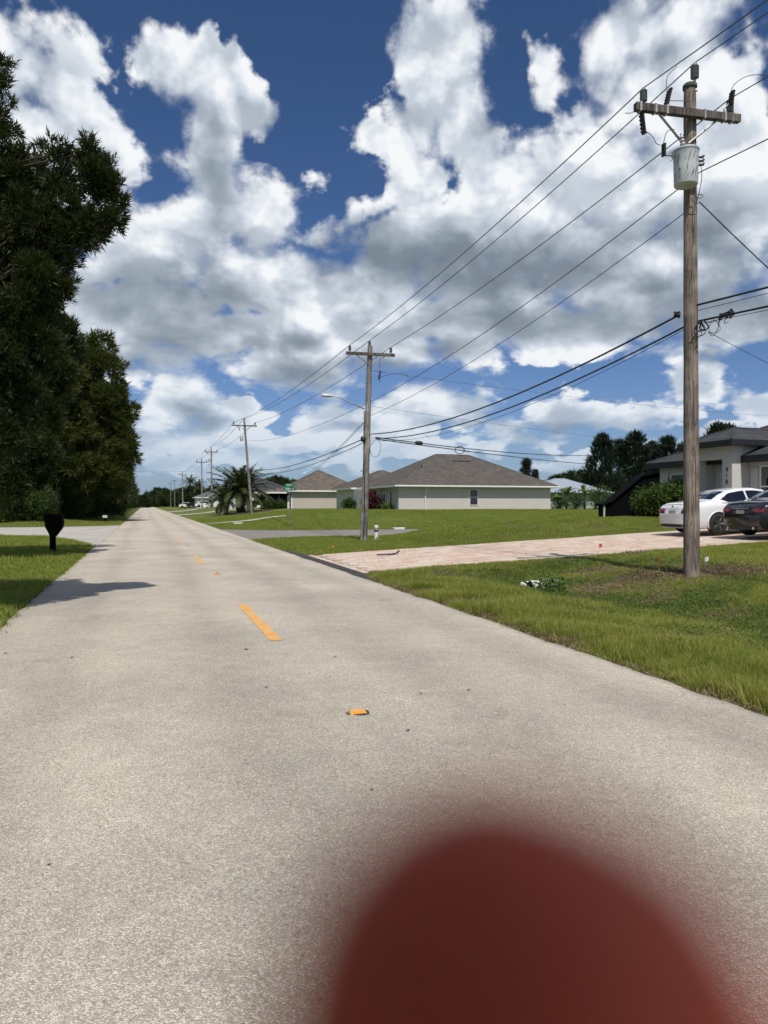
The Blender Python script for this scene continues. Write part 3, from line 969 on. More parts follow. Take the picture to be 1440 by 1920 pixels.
def win(parent, face, u, z, w_, h_, at, frame='white_trim', double=True, proud=.03, glass='house_glass', blind=False):
    """window on a wall: face '-y' or '-x'; u = centre along the wall, z = centre height, at = wall plane"""
    def bx(mb, u0, u1, z0, z1, d0, d1):
        if face == '-y': mb.box(u0, u1, at - d1, at - d0, z0, z1)
        else: mb.box(at - d1, at - d0, u0, u1, z0, z1)
    f = MB(); t = .06
    bx(f, u - w_ / 2 - t, u + w_ / 2 + t, z + h_ / 2, z + h_ / 2 + t, .002, proud)
    bx(f, u - w_ / 2 - t, u + w_ / 2 + t, z - h_ / 2 - t, z - h_ / 2, .002, proud + .03)
    bx(f, u - w_ / 2 - t, u - w_ / 2, z - h_ / 2, z + h_ / 2, .002, proud)
    bx(f, u + w_ / 2, u + w_ / 2 + t, z - h_ / 2, z + h_ / 2, .002, proud)
    if double: bx(f, u - w_ / 2, u + w_ / 2, z - .03, z + .03, .012, proud - .006)
    fr = f.build('window', MATS[frame], parent)
    for (a, b_) in (((z + .03, z + h_ / 2), (z - h_ / 2, z - .03)) if double else ((z - h_ / 2, z + h_ / 2),)):
        g = MB(); bx(g, u - w_ / 2, u + w_ / 2, a, b_, .003, .010)
        g.build('pane', MATS[glass], fr)
    if blind:
        g = MB(); bx(g, u - w_ / 2 + .02, u + w_ / 2 - .02, z + h_ * .22, z + h_ / 2, .0105, .013); g.build('blind', MATS['curtain'], fr)
    return fr

def walls(parent, x0, x1, y0, y1, z0, z1, m_, name='wall'):
    mb = MB(); mb.box(x0, x1, y0, y1, z0, z1)
    return mb.build(name, MATS[m_], parent)

# --- tan house across the cross street
HB = 0.95
hs = empty('house', (22.2, 65.0, HB))
tag(hs, 'long beige house with wide brown hip roof and one small white window, across the lawn', 'house')
walls(hs, 0, 15.8, 0, 12.2, -.6, 2.22, 'stucco_beige')
r_ = hip_roof(hs, 0, 15.8, 0, 12.2, 2.40, .50, 'roof_brown', .55)
win(hs, '-y', 7.55, 1.30, .78, 1.42, 0)
mb = MB(); mb.tube([(2.6, -.10, -.2), (2.6, -.10, 1.75), (2.6, -.50, 2.12)], .045, 8)
mb.build('downspout', MATS['white_trim'], hs)
mb = MB(); mb.box(-.58, 16.38, -.70, -.58, 2.27, 2.39); mb.build('gutter', MATS['white_trim'], hs)
mb = MB(); mb.box(7.3, 9.2, 4.5, 4.9, 4.85, 5.02); mb.build('roof_vent', MATS['black_trim'], r_)
mb = MB(); mb.tube([(3.4, 3.1, 3.2), (3.4, 3.1, 4.45)], .07, 8); mb.build('vent_pipe', MATS['black_trim'], r_)
for y_ in (2.2, 4.3): win(hs, '-x', y_, 1.15, .5, 1.4, 0, double=False)
mb = MB(); mb.box(-.045, -.003, 7.0, 8.1, -.1, 2.05); mb.build('door', MATS['interior'], hs)
mb = MB(); mb.box(-.9, 0, 8.6, 12.2, -.6, 2.2); mb.build('entry_wall', MATS['stucco_white'], hs)
# wing behind, part of the same house
walls(hs, -.6, 8.0, 13.0, 21.0, -.6, 2.22, 'stucco_white', 'garage_wall')
hip_roof(hs, -.6, 8.0, 13.0, 21.0, 2.42, .46, 'roof_brown', .5, 'garage_roof')

# --- brown-roofed house further on
hs = empty('house', (17.5, 93.0, HB + .05))
tag(hs, 'smaller house with tan pyramid roof and blank pinkish wall behind the green street sign', 'house')
walls(hs, 0, 9.2, 0, 9.6, -.6, 2.16, 'stucco_pink')
hip_roof(hs, 0, 9.2, 0, 9.6, 2.34, .545, 'roof_tan', .5)
mb = MB(); mb.box(-.02, .14, -.03, -.003, -.3, 1.66); mb.build('corner_trim', MATS['white_trim'], hs)
lan = MB()
lan.box(-2.7, -.05, .6, 8, -.4, 1.9); lan.build('screen_room', MATS['black_fabric'], hs)
hip_roof(hs, -2.7, 0.2, .6, 8, 2.12, .32, 'roof_tan', .3, 'porch_roof')
for x_ in (-2.75, -1.45):
    mb = MB(); mb.box(x_ - .06, x_ + .06, .50, .59, -.4, 1.9); mb.build('post', MATS['black_trim'], hs)
mb = MB(); mb.box(-.42, -.12, .3, .5, -.4, 1.7); mb.build('column', MATS['stucco_white'], hs)

# --- white house with charcoal roof beyond the palm
hs = empty('house', (13.0, 122.0, .95))
tag(hs, 'far white house with dark charcoal roof, half hidden behind the big palm', 'house')
walls(hs, 0, 11, 0, 11, -.6, 2.5, 'stucco_white')
hip_roof(hs, 0, 11, 0, 11, 2.6, .42, 'roof_charcoal', .5)
win(hs, '-y', 2.0, 1.3, 1.4, 1.2, 0)
win(hs, '-y', 8.0, 1.3, 1.2, 1.2, 0)
# --- grey-roofed house further down
hs = empty('house', (11.5, 178.0, .6))
tag(hs, 'distant pale low house with grey roof between the far utility poles', 'house')
walls(hs, 0, 12, 0, 9, -.6, 2.6, 'stucco_white')
hip_roof(hs, 0, 12, 0, 9, 2.6, .40, 'roof_grey', .5)
win(hs, '-y', 3.0, 1.3, 1.4, 1.2, 0)
# --- metal roofed house to the right
hs = empty('house', (48.0, 84.0, .95))
tag(hs, 'low green walled house with pale blue-grey metal roof, behind the banana plants', 'house')
walls(hs, 0, 9.6, 0, 8, -.6, 2.0, 'stucco_green')
hip_roof(hs, 0, 9.6, 0, 8, 2.1, .42, 'roof_metal', .6, fascia='black_trim')
win(hs, '-y', 3.0, 1.1, 1.2, 1.1, 0)

# --- pale grey house at the right with charcoal roof and portico
HZ = 1.02
hs = empty('house', (22.55, 13.4, HZ))
tag(hs, 'grey stucco house with charcoal roof and number 418 behind the two parked cars', 'house')
LX, LY = 22.55, 13.4
walls(hs, 0, 13, 0, 15.45, -.5, 2.26, 'stucco_grey')
hip_roof(hs, 0, 13, 0, 15.45, 2.46, .42, 'roof_charcoal', .42, fascia='black_trim', fh=.26, soffit='black_trim')
win(hs, '-x', 27.45 - LY, 1.10, 1.15, 1.55, 0, blind=True)
win(hs, '-x', 22.05 - LY, 1.25, 1.7, 1.5, 0, blind=True)
for ya, yb in ((23.05, 23.4), (28.2, 28.7)):
    mb = MB(); mb.box(-.05, -.003, ya - LY, yb - LY, -.3, 2.0, 0); mb.build('wall_panel', MATS['stucco_grey'], hs)
px0, py0, py1, oz = -.85, 23.50 - LY, 25.65 - LY, 2.90
o0, o1 = 24.02 - LY, 25.30 - LY
for (a0, a1, b0, b1, z0, z1) in ((px0, px0 + .35, py0, o0, -.4, oz), (px0, px0 + .35, o1, py1, -.4, oz), (px0 + .003, px0 + .347, o0, o1, 2.35, oz), (px0 + .35, -.003, py0, py0 + .3, -.4, oz), (px0 + .35, -.003, py1 - .3, py1, -.4, oz), (.002, 1.6, py0, py1, 2.28, oz)):
    pw = MB(); pw.box(a0, a1, b0, b1, z0, z1); pw.build('portico_wall', MATS['stucco_grey'], hs)
mb = MB(); mb.box(-.03, -.004, o0 + .1, o1 - .1, -.2, 2.1); mb.build('door', MATS['stucco_grey'], hs)
hip_roof(hs, px0, 2.6, py0, py1, oz + .16, .40, 'roof_charcoal', .42, 'portico_roof', fascia='black_trim', fh=.22, soffit='black_trim')
for k, ch in enumerate('418'):
    cu = bpy.data.curves.new('house_number', 'FONT')
    cu.body = ch; cu.size = .24; cu.extrude = .008; cu.align_x = 'CENTER'
    cu.materials.append(MATS['black_trim'])
    o = bpy.data.objects.new('house_number', cu); col.objects.link(o)
    dg = bpy.context.evaluated_depsgraph_get()
    me = bpy.data.meshes.new_from_object(o.evaluated_get(dg))
    o2 = bpy.data.objects.new('house_number', me); o2.location = (px0 - .012, 23.76 - LY, 1.86 - k * .24); o2.rotation_euler = (R(90), 0, R(-90))
    o2.parent = hs; col.objects.link(o2)
    bpy.data.objects.remove(o)

# --- black sloping shelter on the far side of that lot
sh = empty('shelter', (0, 0, 0))
p = Vector((at_y(1133, 960, 31.0).x, 31.0, H(24, 31)))
sh.location = p
sh.rotation_euler = (0, 0, R(-24))
tag(sh, 'black sloping shelter of dark cloth standing left of the grey house', 'shelter')
mb = MB()
zl, zr_, wx = 1.0, 2.6, 3.0
prof = [(0, -.4), (wx, -.4), (wx, zr_), (wx * .62, zr_ - .22), (.35, zl + .1), (0, zl)]
n_ = len(prof)
V = [(x, 0, z) for x, z in prof] + [(x, 1.6, z) for x, z in prof]
mb.add(V, [tuple(range(n_))[::-1], tuple(range(n_, 2 * n_))] + [(i, (i + 1) % n_, (i + 1) % n_ + n_, i + n_) for i in range(n_)])
mb.build('side_panel', MATS['black_fabric'], sh)
mb = MB()
top = [(-.12, zl - .03), (.35, zl + .14), (wx * .62, zr_ - .17), (wx + .1, zr_ + .06)]
V = [(x, -.15, z + .06) for x, z in top] + [(x, 1.7, z + .06) for x, z in top] + [(x, -.15, z) for x, z in top] + [(x, 1.7, z) for x, z in top]
F = []
for i in range(3):
    F += [(i, i + 1, i + 5, i + 4), (8 + i, 12 + i, 13 + i, 9 + i), (i, 8 + i, 9 + i, i + 1), (4 + i, 5 + i, 13 + i, 12 + i)]
mb.add(V, F); mb.build('roof', MATS['black_fabric'], sh)
mb = MB(); mb.box(-.05, .03, -.06, .0, -.4, zl); mb.build('post', MATS['concrete'], sh)

# ================================================================== poles
def insulator(parent, p, s=1.0, m_='porcelain', h=.26, flip=1):
    prof = [(.018, 0), (.018, .04)]
    z = .05
    for k in range(6):
        prof += [(.066, z), (.068, z + .010), (.050, z + .020), (.050, z + .030)]
        z += .034
    prof += [(.035, z), (.03, z + .03), (.02, z + .04)]
    prof = [(r_ * s, zz * s) for r_, zz in prof]
    mb = MB(); mb.lathe(prof, 12)
    if flip < 0: mb.V = [(x, y, -z) for x, y, z in mb.V]
    o = mb.build('insulator', MATS[m_], parent, auto=40); o.location = p
    return o

def pole_shaft(parent, h, r0, r1, top_off, m_='pole_wood', seg=26, n=20, sd_=1):
    rg = np.random.default_rng(sd_)
    V = []; F = []
    rad = [1 + .02 * rg.normal() for _ in range(n)]
    for i in range(seg + 1):
        u = i / seg
        z = -.5 + (h + .5) * u
        ox, oy = top_off[0] * max(0, z) / h, top_off[1] * max(0, z) / h
        r_ = (r0 + (r1 - r0) * u) * (1 + .01 * rg.normal())
        for k in range(n):
            an = 2 * math.pi * k / n
            q = r_ * rad[k] * (1 + .008 * rg.normal())
            V.append((ox + q * math.cos(an), oy + q * math.sin(an), z))
        if i:
            for k in range(n):
                F.append(((i - 1) * n + k, (i - 1) * n + (k + 1) % n, i * n + (k + 1) % n, i * n + k))
    F.append(tuple(seg * n + k for k in range(n)))
    o = mesh_np('shaft', V, F, MATS[m_], parent)
    o.data.polygons.foreach_set('use_smooth', np.ones(len(F), dtype=bool)); o.data.set_sharp_from_angle(angle=R(50))
    return o

wire_n = 0
def wire(name, a, b, sag, r, lbl, cat='wire', group=None, m_='conductor', n=22):
    a = Vector(a); b = Vector(b)
    pts = []
    for i in range(n + 1):
        u = i / n
        p = a.lerp(b, u); p.z -= sag * 4 * u * (1 - u)
        pts.append(p - a)
    mb = MB(); mb.tube(pts, r, 5)
    o = mb.build(name, MATS[m_], None, smooth=True, loc=a)
    return tag(o, lbl, cat, group)
def curve_part(name, pts, r, m_, parent, inv=None, n=6):
    # smooth curve through points (catmull)
    P = [Vector(p) for p in pts]
    Q = []
    for i in range(len(P) - 1):
        p0, p1, p2, p3 = P[max(0, i - 1)], P[i], P[i + 1], P[min(len(P) - 1, i + 2)]
        for k in range(5):
            t = k / 5
            Q.append(.5 * ((2 * p1) + (p2 - p0) * t + (2 * p0 - 5 * p1 + 4 * p2 - p3) * t * t + (3 * p1 - p0 - 3 * p2 + p3) * t ** 3))
    Q.append(P[-1])
    if inv is not None: Q = [q - inv for q in Q]
    mb = MB(); mb.tube(Q, r, n)
    return mb.build(name, MATS[m_], parent, smooth=True)

# --- near pole
B1 = on_ground(1297, 1080)
T1 = (B1 - EYE).dot(c_f)
def q1(px, py, dd=0.0): return at_d(px, py, T1 + dd)
top1 = q1(1293.5, 160)
P1 = empty('utility_pole', B1)
tag(P1, 'near weathered wooden utility pole with striped transformer, standing on the right verge', 'utility pole')
h1 = top1.z - B1.z
pole_shaft(P1, h1, .150, .108, (top1.x - B1.x, top1.y - B1.y))
L1 = lambda px, py, dd=0.0: q1(px, py, dd) - B1
mb = MB(); mb.lathe([(.127, -.02), (.13, .0), (.128, .05), (.10, .075), (.0, .08)], 16)
o = mb.build('cap', MATS['dark_cap'] if 'dark_cap' in MATS else mat('dark_cap', (.06, .075, .065), .9, var=.4), P1, smooth=True); o.location = top1 - B1 + Vector((0, 0, -.05))
# crossarm
ac = L1(1290, 212, -.22)
adir = Vector((math.cos(R(6)), -math.sin(R(6)), 0)); anrm = Vector((-adir.y, adir.x, 0))
Mx = Matrix((( adir.x, anrm.x, 0, ac.x), (adir.y, anrm.y, 0, ac.y), (0, 0, 1, ac.z), (0, 0, 0, 1)))
mb = MB(); mb.box(-1.07, 1.07, -.055, .055, -.07, .07, .008, M=Mx); mb.build('crossarm', MATS['arm_wood'], P1)
for s_ in (-1, 1):
    mb = MB()
    a = Mx @ Vector((s_ * .62, -.0, -.05)); b_ = Mx @ Vector((s_ * .06, .07, -.52))
    mb.tube([a, b_], .022, 6); mb.build('brace', MATS['steel'], P1)
for u in (-.98, -.68, -.45, .32, .74, .9):
    mb = MB(); mb.box(u - .018, u + .018, -.066, .066, -.082, .082, M=Mx); mb.build('bolt_strap', MATS['galvanised'], P1)
iL = Mx @ Vector((-.90, 0, .07)); iR = Mx @ Vector((.87, 0, .07)); iT = L1(1302.5, 158, .0)
insulator(P1, iL, 1.0); insulator(P1, iR, 1.0); insulator(P1, iT + Vector((0, 0, .06)), 1.15)
mb = MB(); mb.tube([top1 - B1 + Vector((.06, -.1, -.15)), iT + Vector((0, 0, .0)), iT + Vector((0, 0, .09))], .022, 6); mb.build('pin_bracket', MATS['steel'], P1)
# fused cut-outs and lightning arresters hanging about the arm
def cutout(px, py, h=.34, tilt=12, dd=-.3, r_=.045):
    p = L1(px, py, dd)
    mb = MB()
    prof = [(.02, 0)]
    for k in range(5): prof += [(r_, h * (k + .15) / 5), (r_ * 1.05, h * (k + .4) / 5), (r_ * .62, h * (k + .75) / 5)]
    prof += [(.02, h)]
    mb.lathe(prof, 10)
    mb.box(-.016, .016, -.07, -.045, -.02, h + .02)
    mb.box(-.02, .02, -.07, .02, h - .01, h + .02)
    mb.box(-.02, .02, -.07, .02, -.03, .0)
    o = mb.build('cutout', MATS['cutout_black'], P1); o.location = p - Vector((0, 0, h / 2)); o.rotation_euler = (R(5), R(tilt), 0)
    return o
cutout(1249, 182, .26, 12)
cutout(1206, 232, .34, -12)
cutout(1369.5, 184, .20, 4, -.1)
cutout(1243, 282, .17, -4, -.25, .032)
mb = MB(); mb.tube([L1(1250, 192, -.3), L1(1243, 200, -.25), L1(1243, 214, -.25)], .014, 6); mb.build('bracket', MATS['steel'], P1)
mb = MB(); mb.tube([L1(1366, 195, -.1), L1(1357, 205, -.1), L1(1357, 222, -.12)], .014, 6); mb.build('bracket', MATS['steel'], P1)
mb = MB(); mb.tube([L1(1243, 291, -.25), L1(1258, 291, -.2), L1(1266, 300, -.2)], .018, 6); mb.build('bracket', MATS['galvanised'], P1)
# jumper leads
for pts in (((1249, 170), (1251, 145), (1260, 133), (1270, 124)), ((1205, 243), (1222, 254), (1230, 268), (1238, 272)), ((1243, 273), (1249, 250), (1258, 243), (1265, 243)),
            ((1370, 172), (1378, 157), (1398, 144), (1425, 140), (1452, 146)), ((1256, 189), (1275, 189), (1292, 190)), ((1172, 212), (1182, 212), (1192, 208)),
            ((1258, 302), (1262, 298), (1264, 302)), ((1312, 300), (1316, 330), (1311, 360), (1306, 380)), ((1300, 365), (1312, 372), (1318, 366), (1308, 364)), ((1296, 372), (1304, 382), (1312, 379)),
            ((1266, 255), (1280, 262), (1285, 255))):
    curve_part('jumper_wire', [q1(x, y, -.22) for x, y in pts], .0065, 'cable', P1, B1)
# transformer can with tar-like streaks
tr_c = L1(1286, 348, -.33)
rt_ = .215; ht = .60
m_, N, b = custom('can_paint')
tt = N.n('ShaderNodeTexCoord').outputs['Object']
x, y, z = N.sep(tt)
ang = N.m('ARCTAN2', y, x)
sw_ = N.noise(N.xyz(N.m('MULTIPLY', N.m('ADD', ang, N.m('MULTIPLY', z, -1.1)), 2.3), N.m('MULTIPLY', z, 1.6), 0), 2.6, 3, .5, .9).outputs['Fac']
f = N.ss(sw_, .555, .60)
f = N.m('MULTIPLY', f, N.ss(z, .02, .12)); f = N.m('MULTIPLY', f, N.ss(z, .62, .5))
N.link(N.mix(f, (.50, .52, .52), (.16, .16, .17)), b.inputs['Base Color']); b.inputs['Roughness'].default_value = .45
mb = MB(); mb.lathe([(.0, .0), (rt_ * .93, .0), (rt_ * .96, .015), (rt_ * .99, .3), (rt_ * 1.02, ht), (rt_ * 1.04, ht + .01)], 28)
can = mb.build('transformer', MATS['can_paint'], P1, auto=45); can.location = tr_c
mb = MB(); mb.lathe([(rt_ * 1.06, ht), (rt_ * 1.08, ht + .02), (rt_ * 1.0, ht + .05), (rt_ * .6, ht + .085), (0, ht + .095)], 24)
mb.build('lid', MATS['galvanised'], can, auto=40)
mb = MB(); mb.lathe([(.055, 0), (.062, .04), (.04, .07), (.058, .10), (.036, .13), (.052, .16), (.03, .19), (.045, .22), (.02, .26), (.02, .29)], 12)
bush = mb.build('bushing', MATS['galvanised'], can, auto=40); bush.location = (-.06, -.02, ht + .03); bush.rotation_euler = (0, R(-14), 0)
for k in range(3):
    mb = MB(); mb.tube([(0, 0, 0), (.09, -.03, 0), (.10, -.03, .03)], .022, 7)
    o = mb.build('secondary_terminal', MATS['cutout_black'], can); o.location = (rt_ * .85, -rt_ * .45, ht - .1 - k * .07)
for z_ in (.08, .46):
    mb = MB(); mb.box(.0, .34, -.04, .04, z_, z_ + .08)
    o = mb.build('hanger', MATS['galvanised'], can); o.rotation_euler = (0, 0, math.atan2(0 - tr_c.y, 0 - tr_c.x))
# small stuff low on the pole: staples, tag, ground wire
mb = MB()
# telephone/cable level
sp = L1(1270, 590, -.15)
mb = MB()
for k in range(9):
    an = k * 2.4; mb.tube([sp + Vector((.05 * math.cos(an), .07 * math.sin(an), -.05 + .012 * k)), sp + Vector((-.05 * math.cos(an + 1), .06 * math.sin(an + 1), .06 - .012 * k))], .028, 6)
mb.build('splice_bundle', MATS['cable'], P1)
mb = MB()
for k in range(16):
    u = k / 16; p = L1(1349 + 26 * u, 592 - 9 * u, -.3) + Vector((0, 0, .03 * math.sin(k * 2.1)))
    mb.tube([p, p + Vector((.03, .02 * math.sin(k), -.05 * math.cos(k * 1.7) - .03))], .026, 6)
mb.build('splice_box', MATS['cable'], P1)
for (cx_, cy_, rr, w2) in ((1313, 612, .085, .014), (1320, 610, .09, .012), (1312, 618, .12, .008), (1340, 612, .12, .005)):
    c = L1(cx_, cy_, -.25); pts = []
    for k in range(17):
        an = 2 * math.pi * k / 16
        pts.append(c + c_r * (rr * math.cos(an) * .8) + c_u * (rr * math.sin(an)) + c_f * (.05 * math.sin(an * 2)))
    mb = MB(); mb.tube(pts, w2, 6); mb.build('cable_loop', MATS['cable'], P1, smooth=True)
for pts in (((1318, 600), (1330, 605), (1345, 600), (1356, 590)), ((1328, 622), (1336, 630), (1345, 618), (1350, 600)), ((1310, 600), (1316, 622), (1308, 635)), ((1352, 596), (1346, 606), (1349, 612)), ((1362, 594), (1358, 606), (1366, 604))):
    curve_part('drop_wire', [q1(x, y, -.25) for x, y in pts], .006, 'cable', P1, B1)
# --- second pole with street light
B2 = on_ground(682, 1013)
T2 = (B2 - EYE).dot(c_f)
def q2(px, py, dd=0.0): return at_d(px, py, T2 + dd)
top2 = q2(694, 649)
P2 = empty('utility_pole', B2)
tag(P2, 'second wooden utility pole carrying a street light arm, beside the cross street', 'utility pole')
L2 = lambda px, py, dd=0.0: q2(px, py, dd) - B2
pole_shaft(P2, top2.z - B2.z, .16, .105, (top2.x - B2.x, top2.y - B2.y), 'grey_pole_wood', sd_=2)
ac2 = L2(695, 664, -.16); adir2 = Vector((math.cos(R(4)), -math.sin(R(4)), 0)); an2 = Vector((-adir2.y, adir2.x, 0))
M2 = Matrix(((adir2.x, an2.x, 0, ac2.x), (adir2.y, an2.y, 0, ac2.y), (0, 0, 1, ac2.z), (0, 0, 0, 1)))
mb = MB(); mb.box(-1.03, 1.03, -.05, .05, -.06, .06, .008, M=M2); mb.build('crossarm', MATS['arm_wood'], P2)
for s_ in (-1, 1):
    mb = MB(); mb.tube([M2 @ Vector((s_ * .62, 0, -.05)), M2 @ Vector((s_ * .06, .05, -.42))], .02, 6); mb.build('brace', MATS['steel'], P2)
j2 = [M2 @ Vector((-.88, 0, .06)), L2(693, 652) + Vector((0, 0, .03)), M2 @ Vector((.86, 0, .06))]
for p in j2: insulator(P2, p, .95)
mb = MB(); mb.lathe([(.02, 0), (.045, .06), (.03, .12), (.045, .18), (.03, .26), (.045, .34), (.02, .42)], 8)
o = mb.build('cutout', MATS['cutout_black'], P2); o.location = L2(711, 712, -.05); o.rotation_euler = (0, R(6), 0)
for pts in (((713, 668), (712, 690)), ((697, 695), (712, 697), (722, 699)), ((712, 708), (740, 700), (760, 702), (768, 712)), ((714, 716), (709, 712), (711, 700)),
            ((693, 815), (700, 822), (712, 822)), ((702, 826), (693, 840), (698, 855), (708, 855), (714, 840), (710, 825)), ((696, 822), (694, 845), (697, 850))):
    curve_part('jumper_wire', [q2(x, y, -.1) for x, y in pts], .009, 'cable', P2, B2)
mb = MB(); mb.lathe([(.0, 0), (.10, .03), (.12, .12), (.10, .22), (0, .25)], 10); o = mb.build('splice_case', MATS['cable'], P2, smooth=True); o.location = L2(681, 829, -.15)
curve_part('cable_riser', [q2(x, y, -.17) for x, y in ((683, 770), (682, 860), (684, 940), (681, 1010))], .02, 'cable', P2, B2)
mb = MB(); mb.box(-.17, .0, -.03, .03, -.025, .025); o = mb.build('step_bolt', MATS['steel'], P2); o.location = L2(684, 883, -.1)
# lamp on its arm
lampA = L2(683, 767, -.12)
pts = [lampA, L2(672, 761, -.3), L2(655, 754, -.5), L2(638, 746, -.7), L2(624, 742.5, -.85)]
mb = MB(); mb.tube(pts, .026, 7); mb.build('lamp_arm', MATS['galvanised'], P2, smooth=True)
mb = MB(); e0, e1 = L2(626, 743.0, -.85), L2(602, 742, -1.0)
ln = (e1 - e0).length; dirn = (e1 - e0).normalized()
sec = [(0, .04, .035), (.08, .06, .06), (.2, .12, .085), (.35, .15, .09), (ln * .9, .12, .07), (ln, .05, .02)]
sidev = dirn.cross(Vector((0, 0, 1))).normalized()
V = []; F = []
for i, (u, w_, hh) in enumerate(sec):
    for k in range(10):
        an = 2 * math.pi * k / 10
        V.append((e0 + dirn * u + sidev * (w_ * math.cos(an)) + Vector((0, 0, hh * math.sin(an) * (1.0 if math.sin(an) > 0 else .6))))[:])
    if i: F += [((i - 1) * 10 + k, (i - 1) * 10 + (k + 1) % 10, i * 10 + (k + 1) % 10, i * 10 + k) for k in range(10)]
F += [tuple(range(10)), tuple((len(sec) - 1) * 10 + k for k in range(10))]
mb.add(V, F); mb.build('lamp_head', MATS['lamp_grey'], P2, smooth=True)

# --- farther poles down the line
def far_pole(px_b, Y, px_t, py_t, lbl, arm=.95, extra=True, sd_=5):
    b_ = at_y(px_b, 950, Y); b_.z = H(b_.x, b_.y)
    dpt = (b_ - EYE).dot(c_f)
    tp = at_d(px_t, py_t, dpt)
    P = empty('utility_pole', b_)
    tag(P, lbl, 'utility pole')
    pole_shaft(P, tp.z - b_.z, .15, .10, (tp.x - b_.x, tp.y - b_.y), 'grey_pole_wood', 12, 10, sd_)
    t = tp - b_
    c = t + Vector((0, -.14, -.45))
    mb = MB(); mb.box(c.x - arm, c.x + arm, c.y - .05, c.y + .05, c.z - .06, c.z + .06); mb.build('crossarm', MATS['arm_wood'], P)
    ins = []
    for p in (Vector((c.x - arm * .85, c.y, c.z + .06)), t + Vector((0, 0, .02)), Vector((c.x + arm * .85, c.y, c.z + .06))):
        insulator(P, p, 1.1); ins.append(b_ + p + Vector((0, 0, .28)))
    for s_ in (-1, 1):
        mb = MB(); mb.tube([(c.x + s_ * arm * .6, c.y, c.z - .04), (t.x, c.y + .05, c.z - .4)], .02, 5); mb.build('brace', MATS['steel'], P)
    if extra:
        mb = MB(); mb.lathe([(0, 0), (.16, 0), (.17, .5), (.12, .56), (0, .58)], 12); o = mb.build('transformer', MATS['galvanised'], P, auto=40); o.location = t + Vector((-.28, -.12, -2.0))
        mb = MB(); mb.tube([t + Vector((-.6, -.1, -.55)), t + Vector((-.45, -.1, -.95))], .04, 6); mb.build('cutout', MATS['cutout_black'], P)
    return P, b_, tp, ins
P3, B3, top3, in3 = far_pole(472, 75.5, 458, 790, 'third utility pole, leaning left, rising in front of the big palm', 1.25)
P4, B4, top4, in4 = far_pole(398, 118, 396, 842, 'fourth utility pole with crowded crossarm, taller of the close pair left of the palm', 1.05)
P5, B5, top5, in5 = far_pole(379, 141, 378, 862, 'fifth utility pole, lower of the close pair left of the palm', 1.05, False)
P6, B6, top6, in6 = far_pole(343, 200, 342, 887, 'sixth utility pole above the far trees', 1.05, False)
P7, B7, top7, in7 = far_pole(328, 262, 327, 899, 'seventh small utility pole near the road end', 1.05, False)
P8, B8, top8, in8 = far_pole(320, 318, 320, 905, 'eighth and farthest utility pole near the road end', 1.0, False)

# ================================================================== wires
W1 = [B1 + iL + Vector((0, 0, .29)), B1 + iT + Vector((0, 0, .40)), B1 + iR + Vector((0, 0, .29))]
W2 = [B2 + p + Vector((0, 0, .27)) for p in j2]
back = Vector((0.0, -38.0, .3))
nm = ['left', 'middle', 'right']
for k in range(3):
    wire('power_line', W1[k], W2[k], .22, .0115, f'{nm[k]} power line strung between the tops of the near pole and the second pole', group='power lines on the crossarms')
    wire('power_line', W1[k], W1[k] + back, .9, .010, f'{nm[k]} power line running from the near pole top out of the top right corner', group='power lines on the crossarms')
    wire('power_line', W2[k], in3[k], .45, .014, f'{nm[k]} power line from the second pole down to the leaning third pole', group='power lines on the crossarms')
    wire('power_line', in3[k], in4[k], .4, .018, f'{nm[k]} far power line between the third and fourth poles', group='power lines on the crossarms')
    wire('power_line', in4[k], in5[k], .2, .018, f'{nm[k]} far power line between the close pair of poles', group='power lines on the crossarms')
    wire('power_line', in5[k], in6[k], .5, .018, f'{nm[k]} far power line between the fifth and sixth poles', group='power lines on the crossarms')
n1a = q1(1312, 323, -.1); n2a = q2(697, 752)
wire('neutral_wire', n1a, n2a, .30, .0105, 'single neutral wire from below the transformer to the second pole')
wire('neutral_wire', n1a, n1a + back + Vector((0, 0, -.6)), .7, .0105, 'single neutral wire leaving the transformer towards the right edge')
e1_ = q1(1288, 396); e2_ = q2(695, 779)
wire('neutral_wire', e1_, e2_, .34, .0085, 'thin lower wire from under the transformer to the second pole above the cables')
wire('neutral_wire', n2a, B3 + (top3 - B3) * .80, .6, .010, 'thin neutral wire from the second pole to the third pole')
wire('service_cable', q1(1312, 379), at_d(1640, 670, T1 + 4.5), .12, .012, 'black service cable dropping from the near pole to the grey house', m_='cable')
c1a, c2a = q1(1274, 590), q2(693, 814)
wire('communication_cable', c1a, c2a, .50, .021, 'upper thick black cable between the near pole and second pole', m_='cable', group='black cables')
wire('communication_cable', q1(1290, 609), q2(706, 822), .52, .019, 'lower thick black cable between the near pole and second pole', m_='cable', group='black cables')
wire('communication_cable', q1(1290, 614), q2(700, 826), .62, .006, 'thin black line hanging under the thick cables between near and second pole', m_='cable', group='black cables')
wire('communication_cable', q1(1300, 574), q1(1300, 574) + back + Vector((0, 0, -.15)), .8, .020, 'upper black cable leaving the near pole at mid height to the right edge', m_='cable', group='black cables')
wire('communication_cable', q1(1306, 603), q1(1306, 603) + back + Vector((0, 0, -.4)), .8, .020, 'lower black cable leaving the near pole through the splice box to the right edge', m_='cable', group='black cables')
wire('communication_cable', q1(1306, 583), q1(1306, 583) + back + Vector((-.1, 0, -.0)), .8, .006, 'thin line between the two black cables right of the near pole', m_='cable', group='black cables')
wire('communication_cable', q1(1306, 608), q1(1306, 608) + back + Vector((.1, 0, -.2)), .9, .006, 'thin line under the lower black cable right of the near pole', m_='cable', group='black cables')
